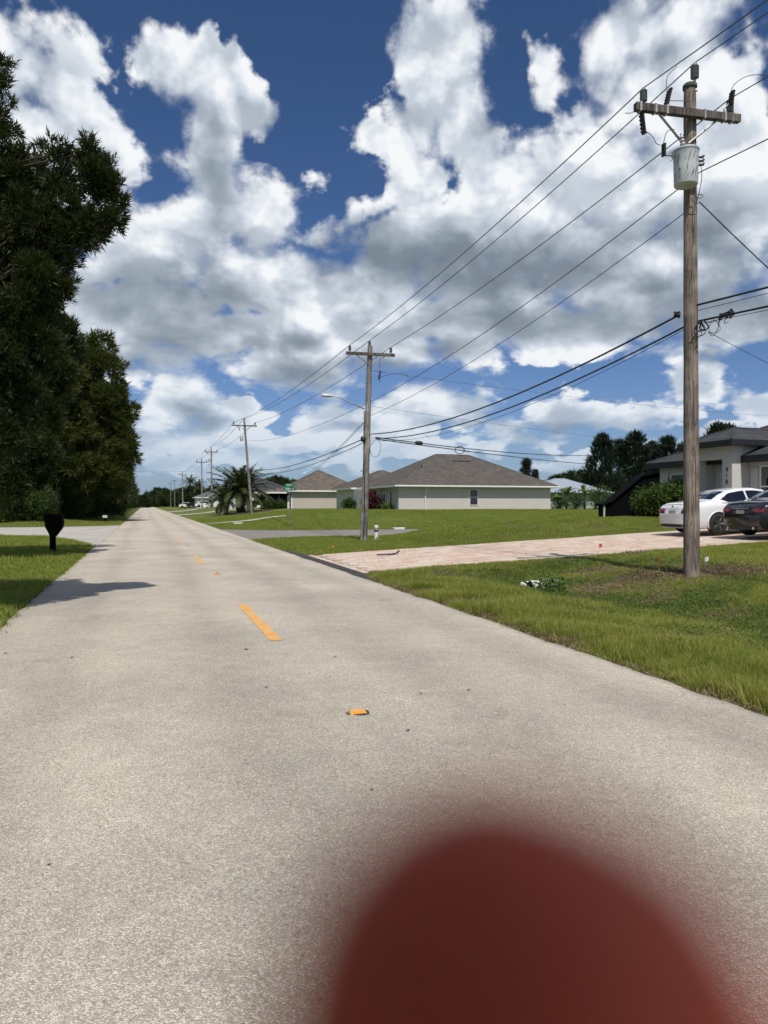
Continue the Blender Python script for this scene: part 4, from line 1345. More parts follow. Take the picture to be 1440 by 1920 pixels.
wire('communication_cable', q2(681, 823), B3 + (top3 - B3) * .49, .55, .022, 'thick black cable from the second pole sagging left to the third pole', m_='cable', group='black cables')
wire('communication_cable', q2(684, 829), B3 + (top3 - B3) * .47, .70, .016, 'thinner black cable just below, sagging left to the third pole', m_='cable', group='black cables')
f1 = at_y(1112, 854, 56.0); f2 = at_y(1112, 871, 56.0)
wire('communication_cable', q2(704, 820), f1, .25, .024, 'upper black cable along the cross street above the beige roof', m_='cable', group='black cables')
wire('communication_cable', q2(704, 823), f2, .10, .024, 'lower black cable along the cross street above the beige roof', m_='cable', group='black cables')
a_ = q2(704, 820).lerp(f1, .10)
mb = MB(); dcc = (f1 - q2(704, 820)).normalized()
mb.tube([a_ + dcc * s_ + Vector((0, 0, -.10)) for s_ in (0, .06, .5, .56)], [.05, .10, .10, .05], 10)
tag(mb.build('splice_box', MATS['cable'], None, smooth=True), 'black splice box on the cable right of the second pole', 'splice box')
lp = at_d(862, 844, T2 + 4); pts = [lp + c_r * (.22 * math.cos(a)) + c_u * (.17 * math.sin(a)) for a in np.linspace(0, 2 * math.pi, 17)]
mb = MB(); mb.tube(pts, .02, 6); tag(mb.build('cable_loop', MATS['cable'], None, smooth=True), 'small round slack loop on the cable above the beige roof', 'cable loop')
wire('power_line', q2(716, 698), at_y(1560, 785, 60), .4, .007, 'faint upper side wire running right from the second pole')
wire('power_line', q2(698, 762), at_y(1560, 860, 62), .4, .006, 'faint lower side wire running right from the second pole')
wire('service_wire', q2(681, 792), at_y(556, 896, 93.5), .5, .011, 'upper service wire slanting from second pole to the tan pyramid roof')
wire('service_wire', q2(682, 794), at_y(548, 903, 93.5), .6, .011, 'lower service wire slanting from second pole to the tan pyramid roof')
wire('service_wire', q1(1328, 622), at_d(1640, 770, T1 + 4.5), .08, .006, 'thin service wire slanting down from the near pole to the grey house')
wire('power_line', Vector((-14, 180, 9.2)), Vector((12, 176, 9.2)), .3, .02, 'wire crossing high above the far end of the road')

# ================================================================== cars
def make_sedan(name, lbl, paint, glass, rim, loc, rz, dark=False):
    rt = empty(name, loc, rz)
    tag(rt, lbl, 'car')
    L = 4.85
    kx = [0, .04, .12, .3, .6, .92, 1.25, 1.6, 2.1, 2.6, 3.0, 3.35, 3.72, 4.2, 4.6, 4.78, 4.85]
    top = [.60, .86, .96, 1.035, 1.065, 1.10, 1.27, 1.39, 1.455, 1.45, 1.38, 1.22, 1.01, .94, .82, .70, .55]
    belt = [.58, .82, .90, .95, .97, .975, .975, .97, .96, .95, .94, .93, .92, .87, .76, .66, .52]
    hw = [.66, .76, .82, .87, .90, .91, .915, .92, .92, .92, .92, .915, .90, .87, .80, .72, .60]
    zb = [.30, .24, .22, .21, .20, .20, .2, .2, .2, .2, .2, .2, .2, .2, .2, .22, .28]
    nX = 90
    X = np.unique(np.concatenate([np.linspace(0, .3, 14), np.linspace(.3, 4.5, nX), np.linspace(4.5, 4.85, 12)]))
    def ip(vals, x):
        # smooth interpolation
        s_ = np.interp(x, kx, vals)
        a = np.interp(np.clip(x - .05, 0, L), kx, vals); b_ = np.interp(np.clip(x + .05, 0, L), kx, vals)
        return (s_ * 2 + a + b_) / 4 if np.ndim(x) == 0 else (s_ * 2 + a + b_) / 4
    def section(x):
        t_, be, w_, z0 = ip(top, x), ip(belt, x), ip(hw, x), ip(zb, x)
        g = max(t_ - be, .02)
        rw = w_ * (.90 - .42 * min(g, .5))
        pts = [(0, z0), (w_ * .80, z0), (w_ * .94, z0 + .03), (w_ * .985, z0 + .12), (w_ * .995, z0 + (be - z0) * .38), (w_ * 1.0, z0 + (be - z0) * .62),
               (w_ * .992, z0 + (be - z0) * .86), (w_ * .97, be - .02), (w_ * .945, be + .005)]
        p6 = pts[-1]
        e = (rw, t_ - min(.06, g * .35))
        for u in (.33, .66, 1.0): pts.append((p6[0] + (e[0] - p6[0]) * u, p6[1] + (e[1] - p6[1]) * u))
        pts += [(rw * .90, t_ - min(.025, g * .15)), (rw * .66, t_ - .006), (rw * .33, t_ + .003), (0, t_ + .006)]
        return pts, p6, e, rw, t_, be, w_
    rows = [section(x)[0] for x in X]
    m = len(rows[0])
    V = []; 
    for x, pts in zip(X, rows):
        V += [(x, y, z) for y, z in pts] + [(x, -y, z) for y, z in pts[1:-1]][::-1]
    k = 2 * m - 2
    F = []
    for i in range(len(X) - 1):
        for j in range(k):
            F.append((i * k + j, i * k + (j + 1) % k, (i + 1) * k + (j + 1) % k, (i + 1) * k + j))
    F.append(tuple(range(k))[::-1]); F.append(tuple((len(X) - 1) * k + j for j in range(k)))
    body = mesh_np('body', V, F, MATS[paint], rt)
    body.data.polygons.foreach_set('use_smooth', np.ones(len(F), dtype=bool)); body.data.set_sharp_from_angle(angle=R(38))
    # side glass
    for s_ in (1, -1):
        for (xa, xb, nme) in ((1.22, 2.18, 'side_window'), (2.25, 3.34, 'side_window')):
            V = []; F = []
            xs_ = np.linspace(xa, xb, 14)
            for i, x in enumerate(xs_):
                pts, p6, e, rw, t_, be, w_ = section(x)
                hi = .90
                lo = .10
                if xa < 1.5:   # rear quarter tapers
                    u = min(1, (x - xa) / .22); lo_ = .55 + (lo - .55) * u; lo = lo_; hi = .60 + (.90 - .60) * min(1, (x - xa) / .30)
                else:
                    u = min(1, (xb - x) / .40); hi = .22 + (.90 - .22) * u ** .7
                for q in (lo, hi):
                    V.append((x, s_ * (p6[0] + (e[0] - p6[0]) * q + .006), p6[1] + (e[1] - p6[1]) * q + .004))
                if i: F.append((2 * i - 2, 2 * i - 1, 2 * i + 1, 2 * i))
            mesh_np(nme, V, F, MATS[glass], rt)
        V = []; F = []
        # chrome strip under the glass, handles, mirror
        mb = MB(); P_ = []
        for x in np.linspace(1.2, 3.3, 10):
            pts, p6, e, *_ = section(x); P_.append((x, s_ * (p6[0] + .006), p6[1] + .012))
        mb.tube(P_, .009, 5); mb.build('trim_strip', MATS['car_black_plastic' if dark else 'chrome'], rt)
        for x in (1.75, 2.75):
            w_ = section(x)[6]
            mb = MB(); mb.box(x - .11, x + .11, s_ * w_ * .985 - .012, s_ * w_ * .985 + .018, .80, .835, .008); mb.build('door_handle', MATS['chrome'], rt)
        mb = MB(); mb.box(3.12, 3.27, min(s_ * .95, s_ * 1.10), max(s_ * .95, s_ * 1.10), .97, 1.09, .03); mb.build('mirror', MATS[paint], rt)
        # wheels
        for wx in (1.02, 3.80):
            w_ = section(wx)[6]
            mb = MB(); V = [(wx, s_ * (w_ + .004), .33)]
            for a in np.linspace(0, 2 * math.pi, 28, endpoint=False): V.append((wx + .385 * math.cos(a), s_ * (w_ + .004), max(.19, .335 + .385 * math.sin(a))))
            mb.add(V, [(0, 1 + i, 1 + (i + 1) % 28) for i in range(28)]); mb.build('wheel_arch', MATS['car_black_plastic'], rt)
            mb = MB(); arc = [(wx + .395 * math.cos(a), s_ * (w_ + .002), .335 + .395 * math.sin(a)) for a in np.linspace(-.35, math.pi + .35, 24)]
            mb.tube(arc, .018, 6); mb.build('arch_lip', MATS[paint], rt, smooth=True)
            wr = empty('wheel', (wx, s_ * (w_ - .10), .335)); wr.parent = rt
            Mr = Matrix.Rotation(R(90) * (-s_), 4, 'X')
            mb = MB(); mb.lathe([(.20, -.10), (.30, -.11), (.328, -.09), (.335, -.04), (.335, .05), (.328, .09), (.30, .115), (.245, .118), (.235, .10)], 32, Mr); mb.build('tyre', MATS['rubber'], wr, auto=40)
            mb = MB(); mb.lathe([(.0, .05), (.20, .05), (.235, .10), (.238, .118), (.225, .118), (.215, .08), (.0, .06)], 32, Mr)
            mb.build('rim_dish', MATS['car_black_plastic'], wr)
            mb = MB()
            for q in range(5):
                for dq in (-.13, .13):
                    a = q * 2 * math.pi / 5 + dq; a2 = q * 2 * math.pi / 5 + dq * .6
                    p = Mr @ Vector((.05 * math.cos(a2), .05 * math.sin(a2), .108)); p2 = Mr @ Vector((.225 * math.cos(a), .225 * math.sin(a), .112))
                    mb.tube([p, p2], [.022, .014], 5)
            mb.tube([Mr @ Vector((0, 0, .08)), Mr @ Vector((0, 0, .122))], .05, 14)
            mb.build('rim', MATS[rim], wr)
    # front and rear glass
    for (xa, xb, nme) in ((.97, 1.52, 'rear_window'), (3.08, 3.66, 'windscreen')):
        V = []; F = []
        for i, x in enumerate(np.linspace(xa, xb, 12)):
            pts, p6, e, rw, t_, be, w_ = section(x)
            row = []
            prof = [(-rw * .86, t_ - .034), (-rw * .66, t_ - .006), (-rw * .33, t_ + .003), (0, t_ + .006), (rw * .33, t_ + .003), (rw * .66, t_ - .006), (rw * .86, t_ - .034)]
            V += [(x + (-.006 if xa < 2 else .006), y, z + .008) for y, z in prof]
            if i: F += [((i - 1) * 7 + j, i * 7 + j, i * 7 + j + 1, (i - 1) * 7 + j + 1) for j in range(6)]
        mesh_np(nme, V, F, MATS[glass], rt, smooth=True)
    # rear end: lights, plate, bumper lines
    def rear_patch(nme, y0, y1, z0, z1, m_, off=.012, taper=0):
        V = []; F = []
        n_ = 8; nz_ = 5
        for i in range(n_ + 1):
            y = y0 + (y1 - y0) * i / n_
            for j in range(nz_ + 1):
                z = z0 + (z1 - z0) * j / nz_ + taper * (i / n_) * (1 - j / nz_)
                # find x where the body's half width reaches |y| and the deck height reaches z
                xx = 0.0
                for x in np.linspace(0, .6, 61):
                    if ip(hw, x) * .995 >= abs(y) - 1e-4 and ip(top, x) >= z + .004: xx = x; break
                else: xx = .6
                V.append((xx - off, y * 1.004, z))
                
        w2 = nz_ + 1
        for i in range(n_):
            for j in range(nz_): F.append((i * w2 + j, (i + 1) * w2 + j, (i + 1) * w2 + j + 1, i * w2 + j + 1))
        return mesh_np(nme, V, F, MATS[m_], rt, smooth=True)
    for s_ in (1, -1):
        rear_patch('tail_light', s_ * .42, s_ * .845, .70, .86, 'tail_smoke', .014, .03)
        rear_patch('tail_light_insert', s_ * .50, s_ * .80, .75, .81, 'tail_red', .020, .02)
    rear_patch('plate_recess', -.34, .34, .68, .84, 'car_black_plastic' if dark else paint, .012)
    mb = MB(); mb.box(-.022, -.008, -.16, .16, .70, .80); mb.build('licence_plate', MATS['plate'], rt)
    mb = MB(); mb.box(-.03, -.01, -.33, .33, .845, .862); mb.build('boot_trim', MATS['chrome'], rt)
    mb = MB(); mb.tube([(.02, 0, .92), (.0, 0, .925)], .035, 14); mb.build('badge', MATS['chrome'], rt)
    rear_patch('diffuser', -.62, .62, .26, .36, 'car_black_plastic', .012)
    rear_patch('bumper_ledge', -.74, .74, .575, .60, paint, .045)
    for s_ in (1, -1):
        mb = MB(); mb.tube([(-.03, s_ * .5, .30), (.05, s_ * .5, .30)], .04, 10); mb.build('exhaust', MATS['chrome'], rt)
    mb = MB(); mb.tube([(1.05, 0, 1.36 - .17 + .06), (1.1, 0, 1.40 - .17 + .1)], .004, 4)
    # lip spoiler
    mb = MB(); P_ = [(.16, y, ip(top, .16) + .018 - .03 * (y / .7) ** 2) for y in np.linspace(-.68, .68, 9)]
    mb.tube(P_, .014, 6); mb.build('boot_spoiler', MATS[paint], rt, smooth=True)
    for s_ in (1, -1):
        mb = MB(); mb.box(4.5, 4.74, min(s_ * .5, s_ * .76), max(s_ * .5, s_ * .76), .62, .72, .03); mb.build('headlight', MATS['house_glass'], rt)
    return rt
cy = 20.25
make_sedan('car', 'white sedan with black alloy wheels parked on the pavers, partly behind the near pole', 'white_paint_car', 'car_glass', 'alloy', (16.35, cy, float(drive_h(17.4)) + .0), R(-2.5))
for o in bpy.data.objects:
    pass
c2 = make_sedan('car', 'dark brown sedan with red tail lights, at the right edge beside the white car', 'dark_paint_car', 'car_glass', 'dark_alloy', (16.55, 17.55, float(drive_h(17.6)) + .0), R(-1.5), True)
c2.scale = (1, 1, 1.03)
for o in bpy.data.objects:
    if o.name.startswith('car') and o.type == 'EMPTY': o.rotation_euler = (0, R(-2.4), o.rotation_euler.z)

# ================================================================== vegetation
def leaves(C, n_each, spread, size, aspect=.35, rg=None, droop=.0, flat=1.0, fold=False):
    """C (k,3) cluster centres; each gets n_each leaf-sized quads spread about it"""
    rg = rg or RNG
    C = np.repeat(np.asarray(C), n_each, axis=0)
    n_ = len(C)
    P = C + rg.normal(0, 1, (n_, 3)) * np.array([spread, spread, spread * flat])
    d = rg.normal(0, 1, (n_, 3)); d[:, 2] += -droop
    d /= np.linalg.norm(d, axis=1, keepdims=True)
    a = rg.normal(0, 1, (n_, 3)); s_ = np.cross(d, a); s_ /= np.linalg.norm(s_, axis=1, keepdims=True) + 1e-9
    L = size * rg.uniform(.6, 1.35, (n_, 1)); W = L * aspect
    V = np.stack([P, P + d * L * .5 + s_ * W * .5, P + d * L, P + d * L * .5 - s_ * W * .5], 1).reshape(-1, 3)
    F = np.arange(n_ * 4).reshape(-1, 4)
    return V, F

def ellip_points(c, r, n_, rg, shell=.55):
    u = rg.normal(0, 1, (n_, 3)); u /= np.linalg.norm(u, axis=1, keepdims=True)
    q = rg.uniform(shell, 1.0, (n_, 1)) ** (1 / 2.2)
    return np.asarray(c) + u * q * np.asarray(r)

def branchy(root, trunk_pts, r0, ends, m_, seed=0, twigs=0):
    mb = MB()
    n_ = len(trunk_pts)
    mb.tube(trunk_pts, [r0 * (1 - .75 * i / (n_ - 1)) for i in range(n_)], 9)
    mb.build('trunk', MATS[m_], root, smooth=True)
    rg = random.Random(seed)
    mb = MB()
    tp = [Vector(p) for p in trunk_pts]
    for e in ends:
        e = Vector(e)
        z = e.z - (e - tp[0]).length * .35
        best = min(tp[1:], key=lambda p: abs(p.z - z))
        mid = best.lerp(e, .5) + Vector((rg.uniform(-.2, .2), rg.uniform(-.2, .2), rg.uniform(.0, .35)))
        ln = (e - best).length
        rr = max(.015, r0 * .20 * min(1, ln / 3))
        mb.tube([best, best.lerp(mid, .5) + Vector((0, 0, .08)), mid, mid.lerp(e, .6), e], [rr, rr * .75, rr * .5, rr * .32, rr * .12], 5)
    if ends: mb.build('limbs', MATS[m_], root, smooth=True)

# big dark tree at the left edge: lobes read off the picture, placed at true distance about ten metres away
def sprays(C, O, n_each, L, w, rg, up=.55):
    """tufts: n_each slim leaves radiating from each point C, leaning along outward O and upward"""
    n_ = len(C)
    P = np.repeat(C, n_each, 0); D_ = np.repeat(O, n_each, 0)
    d = D_ + rg.normal(0, .62, D_.shape); d[:, 2] += up
    d /= np.linalg.norm(d, axis=1, keepdims=True)
    P = P + d * rg.uniform(0, .35 * L, (len(P), 1)) + rg.normal(0, L * .16, P.shape)
    q = np.cross(d, rg.normal(0, 1, d.shape)); q /= np.linalg.norm(q, axis=1, keepdims=True) + 1e-9
    ln = L * rg.uniform(.45, 1.1, (len(P), 1)); ww = w * rg.uniform(.6, 1.3, (len(P), 1))
    V = np.stack([P - q * ww * .75, P + q * ww * .75 + d * ln * .15, P + d * ln], 1).reshape(-1, 3)
    return V, np.arange(len(V)).reshape(-1, 3)

def lobe_tree(lbl, base, trunk_top, lobes, t0, dens, leaf, m_, seed, r0=.22, extra_lobes=(), per=16, sp=.17, core=.10, twigs=True):
    """lobes: pixel x, y, radius (surveyed at depth t0); sp = spray length, leaf = leaf width, dens = sprays per square metre of lobe"""
    rg = np.random.default_rng(seed)
    b_ = gr(*base)
    root = empty('tree', b_)
    tag(root, lbl, 'tree')
    cl = []
    for l in lobes:
        px, py, rpx = l[:3]; dd = l[3] if len(l) > 3 else 0
        t = t0 + dd
        cl.append((np.array(at_d(px, py, t)), rpx / FPX * t, (.16 if px < -15 else .42 if rpx > 57 else 1.0) if t0 < 40 else 1.0))
    for c, r_ in extra_lobes: cl.append((np.array(c), r_, .14))
    Cs, Os, Ic = [], [], []
    for c, r_, fd in cl:
        # second level: each lobe is made of knobs of uneven size
        nk = max(5, int(9 * (r_ / (sp * 3)) ** 1.6))
        u = rg.normal(0, 1, (nk, 3)); u /= np.linalg.norm(u, axis=1, keepdims=True)
        kc = c + u * r_ * rg.uniform(.45, .88, (nk, 1)); kr = rg.uniform(.20, .42, nk) * r_ * (1 if r_ > sp * 4 else 1.3)
        for q, rr in zip(kc, kr):
            n_ = int(fd * dens * rr * rr * 12.6) + 4
            v = rg.normal(0, 1, (n_, 3)); v /= np.linalg.norm(v, axis=1, keepdims=True)
            Cs.append(q + v * rr * rg.uniform(.55, 1.0, (n_, 1))); Os.append(v * .8 + (q - c) / r_ * .6)
        n_ = int(26 * (r_ / core) ** 2 * .16) + 6
        if r_ * FPX / t0 > (50 if t0 < 15 else 40): Ic.append(ellip_points(c, (r_ * .56,) * 3, n_, rg, .05))
    C = np.concatenate(Cs); O = np.concatenate(Os); I = np.concatenate(Ic)
    V, F = sprays(C, O, per, sp, leaf, rg)
    V2, F2 = leaves(I, 3, core * .5, core * 1.0, .4, rg)
    b3 = np.array(b_)
    mesh_np('crown', V - b3, F, MATS[m_], root)
    mesh_np('inner_foliage', V2 - b3, F2, MATS[m_], root)
    tt = Vector(trunk_top) - b_
    tr = [Vector((0, 0, -.3)), Vector((0, 0, 0)).lerp(tt, .25), Vector((0, 0, 0)).lerp(tt, .5), Vector((0, 0, 0)).lerp(tt, .75), tt]
    branchy(root, tr, r0, [Vector(c) - b_ for c, r_, _ in cl], 'bark', seed)
    if twigs:
        for ci, (c, r_, _) in enumerate(cl[:24]):
            c = Vector(c) - b_
            mb = MB(); p0 = c - Vector((r_ * .2, 0, r_ * .3)); pts = [p0]
            for k in range(4):
                dv = Vector((rg.normal(), rg.normal(), rg.normal() + .6)).normalized() * r_ * .35
                pts.append(pts[-1] + dv)
            mb.tube(pts, [.02, .016, .012, .008, .004], 5)
            mb.build('branch', MATS['bark'], root, smooth=True)
    return root
lobe_tree('tallest dark conifer filling the upper left edge, with a bushy limb reaching towards the road', (-4.6, 11.6), (-4.2, 11.2, 9.6),
    [(176, 284, 26), (120, 284, 22), (204, 326, 32), (212, 364, 30), (168, 345, 50), (118, 340, 36), (75, 352, 34), (195, 402, 38), (150, 415, 52), (96, 410, 52), (160, 452, 34), (112, 468, 44),
     (62, 450, 60), (46, 288, 20), (14, 282, 28), (10, 335, 50), (2, 118, 12), (8, 160, 18), (2, 205, 26), (14, 240, 18), (-22, 210, 34), (-44, 140, 34), (-80, 230, 66), (-70, 330, 90), (20, 400, 70), (10, 490, 80), (86, 520, 48), (124, 530, 20),
     (60, 580, 66), (-20, 580, 100), (100, 598, 34), (20, 660, 80), (70, 660, 46), (-60, 700, 110), (20, 740, 66), (60, 720, 36), (-20, 820, 80), (30, 800, 50), (-100, 450, 120), (-150, 300, 130)],
    10.4, 125, .0130, 'pine_leaf', 5, .20, per=14, sp=.12, core=.10,
    extra_lobes=[((-5.4, 9.6, 5.0), 1.6), ((-5.8, 11.5, 6.5), 1.7), ((-4.6, 12.6, 4.0), 1.4), ((-6.2, 10.5, 3.6), 1.5), ((-5.0, 10.4, 8.4), 1.3), ((-6.5, 12.5, 5), 1.5)])
lobe_tree('olive dark tree at the side street corner, first of the roadside row', (-7.2, 69.0), (-6.6, 69.0, 15.5),
    [(190, 648, 26), (168, 680, 40), (212, 690, 26), (226, 740, 26), (205, 765, 46), (150, 770, 60), (120, 690, 36), (128, 640, 30), (110, 850, 60), (222, 815, 36), (175, 880, 60), (236, 790, 18), (240, 850, 26), (215, 900, 36), (130, 920, 40), (80, 790, 60), (112, 720, 50, -3), (115, 800, 52, -3), (108, 655, 34, -2), (125, 860, 40, -3)],
    66.0, 5.5, .075, 'pine_leaf_olive', 15, .3, per=13, sp=.55, core=.6, twigs=False)
lobe_tree('dark tree of middle height between the tallest conifer and the mailbox', (-9.4, 23.0), (-9.2, 23.0, 10.0),
    [(118, 640, 42), (90, 610, 44), (100, 690, 44), (60, 680, 60), (20, 640, 70), (66, 760, 58), (20, 740, 70), (96, 750, 34), (30, 820, 70), (80, 822, 40), (-20, 860, 80), (40, 880, 46), (-60, 620, 100), (-80, 760, 110), (-60, 540, 90), (88, 868, 30)],
    21.0, 44, .030, 'pine_leaf', 9, .2, per=12, sp=.21, core=.22, twigs=False,
    extra_lobes=[((-2.5, 22.6, 10.9), .8), ((-3.5, 22.4, 10.3), 1.2), ((-5.0, 22.0, 9.8), 1.6), ((-3.7, 21.6, 7.7), 1.0), ((-4.7, 21.0, 8.4), 1.6), ((-6.0, 21.5, 7.0), 2.0), ((-7.4, 22.4, 10.2), 1.8)])

def gen_tree(name, lbl, h, r, leafm, seed, n_cl, per, leaf, sub, low=.10, shape='cone', group=None, trunkm='bark', aspect=.3, droop=.35, limbs=14):
    rg = np.random.default_rng(seed)
    root = empty(name, (0, 0, 0)); tag(root, lbl, 'tree', group)
    C = []; ends = []
    nl = 30
    for i in range(nl):
        u = (i + .5) / nl
        z = h * (low + (1 - low) * u)
        if shape == 'cone': rad = r * (1 - u) ** .65 * (.75 + .5 * rg.random()) * (1.0 if u > .12 else .75)
        elif shape == 'column': rad = r * (1 - u ** 3) * (.6 + .5 * rg.random())
        else: rad = r * math.sin(math.pi * min(1, (.12 + .86 * u))) ** .6 * (.7 + .45 * rg.random())
        an = i * 2.4 + rg.normal() * .4
        e = np.array([math.cos(an) * rad * .72, math.sin(an) * rad * .72, z + .05 * rad])
        ends.append(e)
        rr = max(.45, rad * .46)
        k_ = int(n_cl / nl)
        C.append(ellip_points(e, (rr, rr, rr * 1.1), k_, rg, .2))
    C.append(np.stack([rg.normal(0, .15, 30), rg.normal(0, .15, 30), rg.uniform(h * .85, h * 1.0, 30)], 1))
    C = np.concatenate(C)
    C[:, 2] = np.maximum(C[:, 2], .3)
    O_ = C - np.array([0, 0, 0]); O_[:, 2] = 0; O_ = O_ / (np.linalg.norm(O_, axis=1, keepdims=True) + .5)
    V, F = sprays(C, O_, per, leaf * 2.3, leaf * aspect * .9, rg, up=-droop * 1.4 + .9)
    mesh_np('crown', V, F, MATS[leafm], root)
    tp = [Vector((0, 0, -.4)), Vector((.1, 0, h * .25)), Vector((0, .1, h * .5)), Vector((.05, 0, h * .75)), Vector((0, 0, h * .97))]
    branchy(root, tp, .018 * h + .05, ends[::max(1, nl // limbs)], trunkm, seed)
    return root
v_a = gen_tree('tree', 'first dark tree of the roadside row beyond the side street, tallest of the row', 17.0, 4.6, 'pine_leaf', 21, 1500, 20, .30, .42, .07, 'cone', 'tree row along the left of the road')
v_b = gen_tree('tree', 'olive-tinted tree second in the roadside row', 15.5, 4.4, 'pine_leaf_olive', 22, 1400, 20, .32, .45, .07, 'round', 'tree row along the left of the road')
v_c = gen_tree('tree', 'dark narrow tree third in the roadside row', 14.0, 4.0, 'pine_leaf', 23, 1300, 18, .32, .42, .06, 'column', 'tree row along the left of the road')
row = [(-6.9, 73.5, .98, 1, 0), (-9.4, 72.5, 1.13, 0, 1), (-6.1, 78, 1.02, 2, 2), (-6.6, 85, 1.03, 1, 3), (-6.0, 93, .98, 0, 4), (-6.4, 102, 1.0, 2, 5), (-6.0, 112, .95, 1, 6), (-6.3, 123, .86, 0, 7), (-6.0, 135, .90, 2, 8), (-6.1, 149, .85, 1, 9), (-6.0, 165, .80, 0, 10),
       (-5.6, 184, .85, 2, 11), (-5.8, 205, .80, 1, 12), (-5.4, 230, .72, 0, 13), (-5.6, 262, .70, 2, 14), (-5.4, 300, .62, 1, 15), (-5.0, 350, .60, 0, 16)]
rlab = ['olive tree just behind the side street corner tree', 'tallest tree of the row, set a little back behind the first', 'narrow dark tree third along the roadside row', 'broad olive tree fourth along the roadside row',
        'dark cone-shaped tree fifth along the roadside row', 'narrow tree sixth along the roadside row', 'olive tree seventh along the roadside row', 'dark tree eighth along the roadside row', 'narrow tree ninth along the roadside row',
        'olive tree tenth along the roadside row', 'dark tree eleventh along the roadside row', 'small-looking tree twelfth along the roadside row', 'tree thirteenth along the roadside row', 'tree fourteenth along the roadside row, near the road end',
        'tree fifteenth along the roadside row', 'tree sixteenth along the roadside row', 'last tree of the roadside row at the road end']
variants = [v_a, v_b, v_c]; used = [False] * 3
KIDS = {}
def refresh():
    KIDS.clear()
    for c in bpy.data.objects:
        if c.parent: KIDS.setdefault(c.parent.name, []).append(c)
    KIDS.setdefault('', [])
refresh()
def place(src, first, loc, rz, sc_, lbl, group=None):
    o = src if first else copy_tree(src, None, KIDS)
    o.location = loc; o.rotation_euler = (0, 0, rz); o.scale = sc_ if isinstance(sc_, tuple) else (sc_,) * 3
    o['label'] = lbl
    if group: o['group'] = group
    return o
def put(vi, x, y, s_, lbl, rz, group=None, sxy=1.0):
    f = not used[vi]; used[vi] = True
    return place(variants[vi], f, gr(x, y), rz, (s_ * sxy, s_ * sxy, s_), lbl, group)
for (x, y, s_, vi, i) in row: put(vi, x, y, s_, rlab[i], i * 1.3, 'tree row along the left of the road')
bk = [(-13, 66, 1.0, 0), (-19, 64, .95, 1), (-26, 67, 1.0, 2), (-33, 66, .9, 0), (-13.5, 80, 1.05, 1), (-20, 84, 1.0, 2), (-13, 98, 1.0, 0), (-13, 118, .9, 1)]
bl = ['dark tree standing behind the leftmost shrub of the hedge', 'olive tree at the back left behind the hedge', 'narrow tree far left behind the hedge', 'tree at the far left edge behind the hedge', 'tree in the second rank behind the first olive tree',
      'narrow tree in the second rank, farther left', 'dark tree in the second rank behind the fifth row tree', 'olive tree deep in the second rank']
for i, (x, y, s_, vi) in enumerate(bk): put(vi, x, y, s_, bl[i], i * 2.1, 'trees behind the roadside row')
# trees on the right horizon
rt_px = [(1128, 822, 108), (1163, 832, 112), (1192, 818, 110), (1222, 836, 112), (1252, 826, 108), (1283, 838, 110), (1346, 803, 96), (1366, 806, 99)]
v_d = gen_tree('tree', 'x', 12.0, 3.4, 'blue_pine_leaf', 31, 520, 10, .46, .34, .06, 'cone', 'blue-green pines behind the right-hand houses', droop=-.5)
refresh()
rl = ['leftmost blue-green pine behind the metal-roofed house', 'second blue-green pine from the left behind the black shelter', 'tallest blue-green pine above the black shelter', 'blue-green pine just left of the near pole', 'bushy pine left of the near pole, above the grey house eave',
      'pine seen beside the near pole above the grey roof', 'left one of the two pine tips above the grey house roof', 'right one of the two pine tips above the grey house roof']
for i, (px, py, Y) in enumerate(rt_px):
    tp_ = at_y(px, py, Y); g0 = gr(tp_.x, Y); s_ = (tp_.z - g0.z) / 12.0
    place(v_d, i == 0, g0, i * 1.9, (s_ * 1.25, s_ * 1.25, s_), rl[i])
nf = gen_tree('tree', 'small lone spire-shaped pine rising behind the right end of the beige roof', 8.0, 1.1, 'blue_pine_leaf', 41, 260, 12, .3, .2, .2, 'cone', limbs=8)
tp_ = at_y(987, 864, 112); nf.location = gr(tp_.x, 112); s_ = (tp_.z - nf.location.z) / 8; nf.scale = (s_, s_, s_)
refresh()
nf2 = place(nf, False, gr(at_y(1003, 880, 118).x, 118), 1, (s_ * .8, s_ * .8, s_ * .82), 'shorter spire-shaped pine just right of the lone one')
# far canopy that closes the road, as separate rounded trees
v_e = gen_tree('tree', 'x', 9.0, 5.0, 'far_leaf', 51, 700, 16, .5, .6, .05, 'round')
refresh()
far = [(268, 930, 330), (285, 925, 420), (300, 918, 400), (316, 922, 360), (331, 925, 330), (346, 918, 300), (362, 915, 260), (377, 922, 240), (391, 925, 230), (406, 915, 220), (272, 934, 620), (292, 930, 560), (312, 928, 500),
       (418, 918, 190), (352, 930, 210), (500, 902, 165), (520, 898, 170), (538, 903, 175), (1062, 893, 125), (1088, 888, 130), (1112, 892, 128), (1046, 897, 122), (430, 925, 150), (447, 930, 160)]
fl = ['green tree at the left end of the canopy closing the road', 'round tree closing the road beside the vanishing point', 'tallest round crown above the road end', 'round tree right of the road end', 'tree below the eighth utility pole', 'tree behind the seventh utility pole',
      'tree behind the sixth utility pole', 'tree between the sixth and fifth utility poles', 'tree behind the foot of the fifth utility pole', 'tree behind the fourth utility pole', 'farthest low tree at the vanishing point', 'farthest tree behind the road end', 'far tree right behind the road end',
      'tree left of the big palm', 'low tree behind the parked cars', 'left one of three crowns above the charcoal roof', 'middle one of three crowns above the charcoal roof', 'right one of three crowns above the charcoal roof', 'low dark crown left of the metal roof ridge', 'dark crown above the metal roof ridge',
      'low dark crown right of the metal roof ridge', 'low dark crown between beige roof and metal roof', 'low tree behind the small palm', 'low tree behind the big palm']
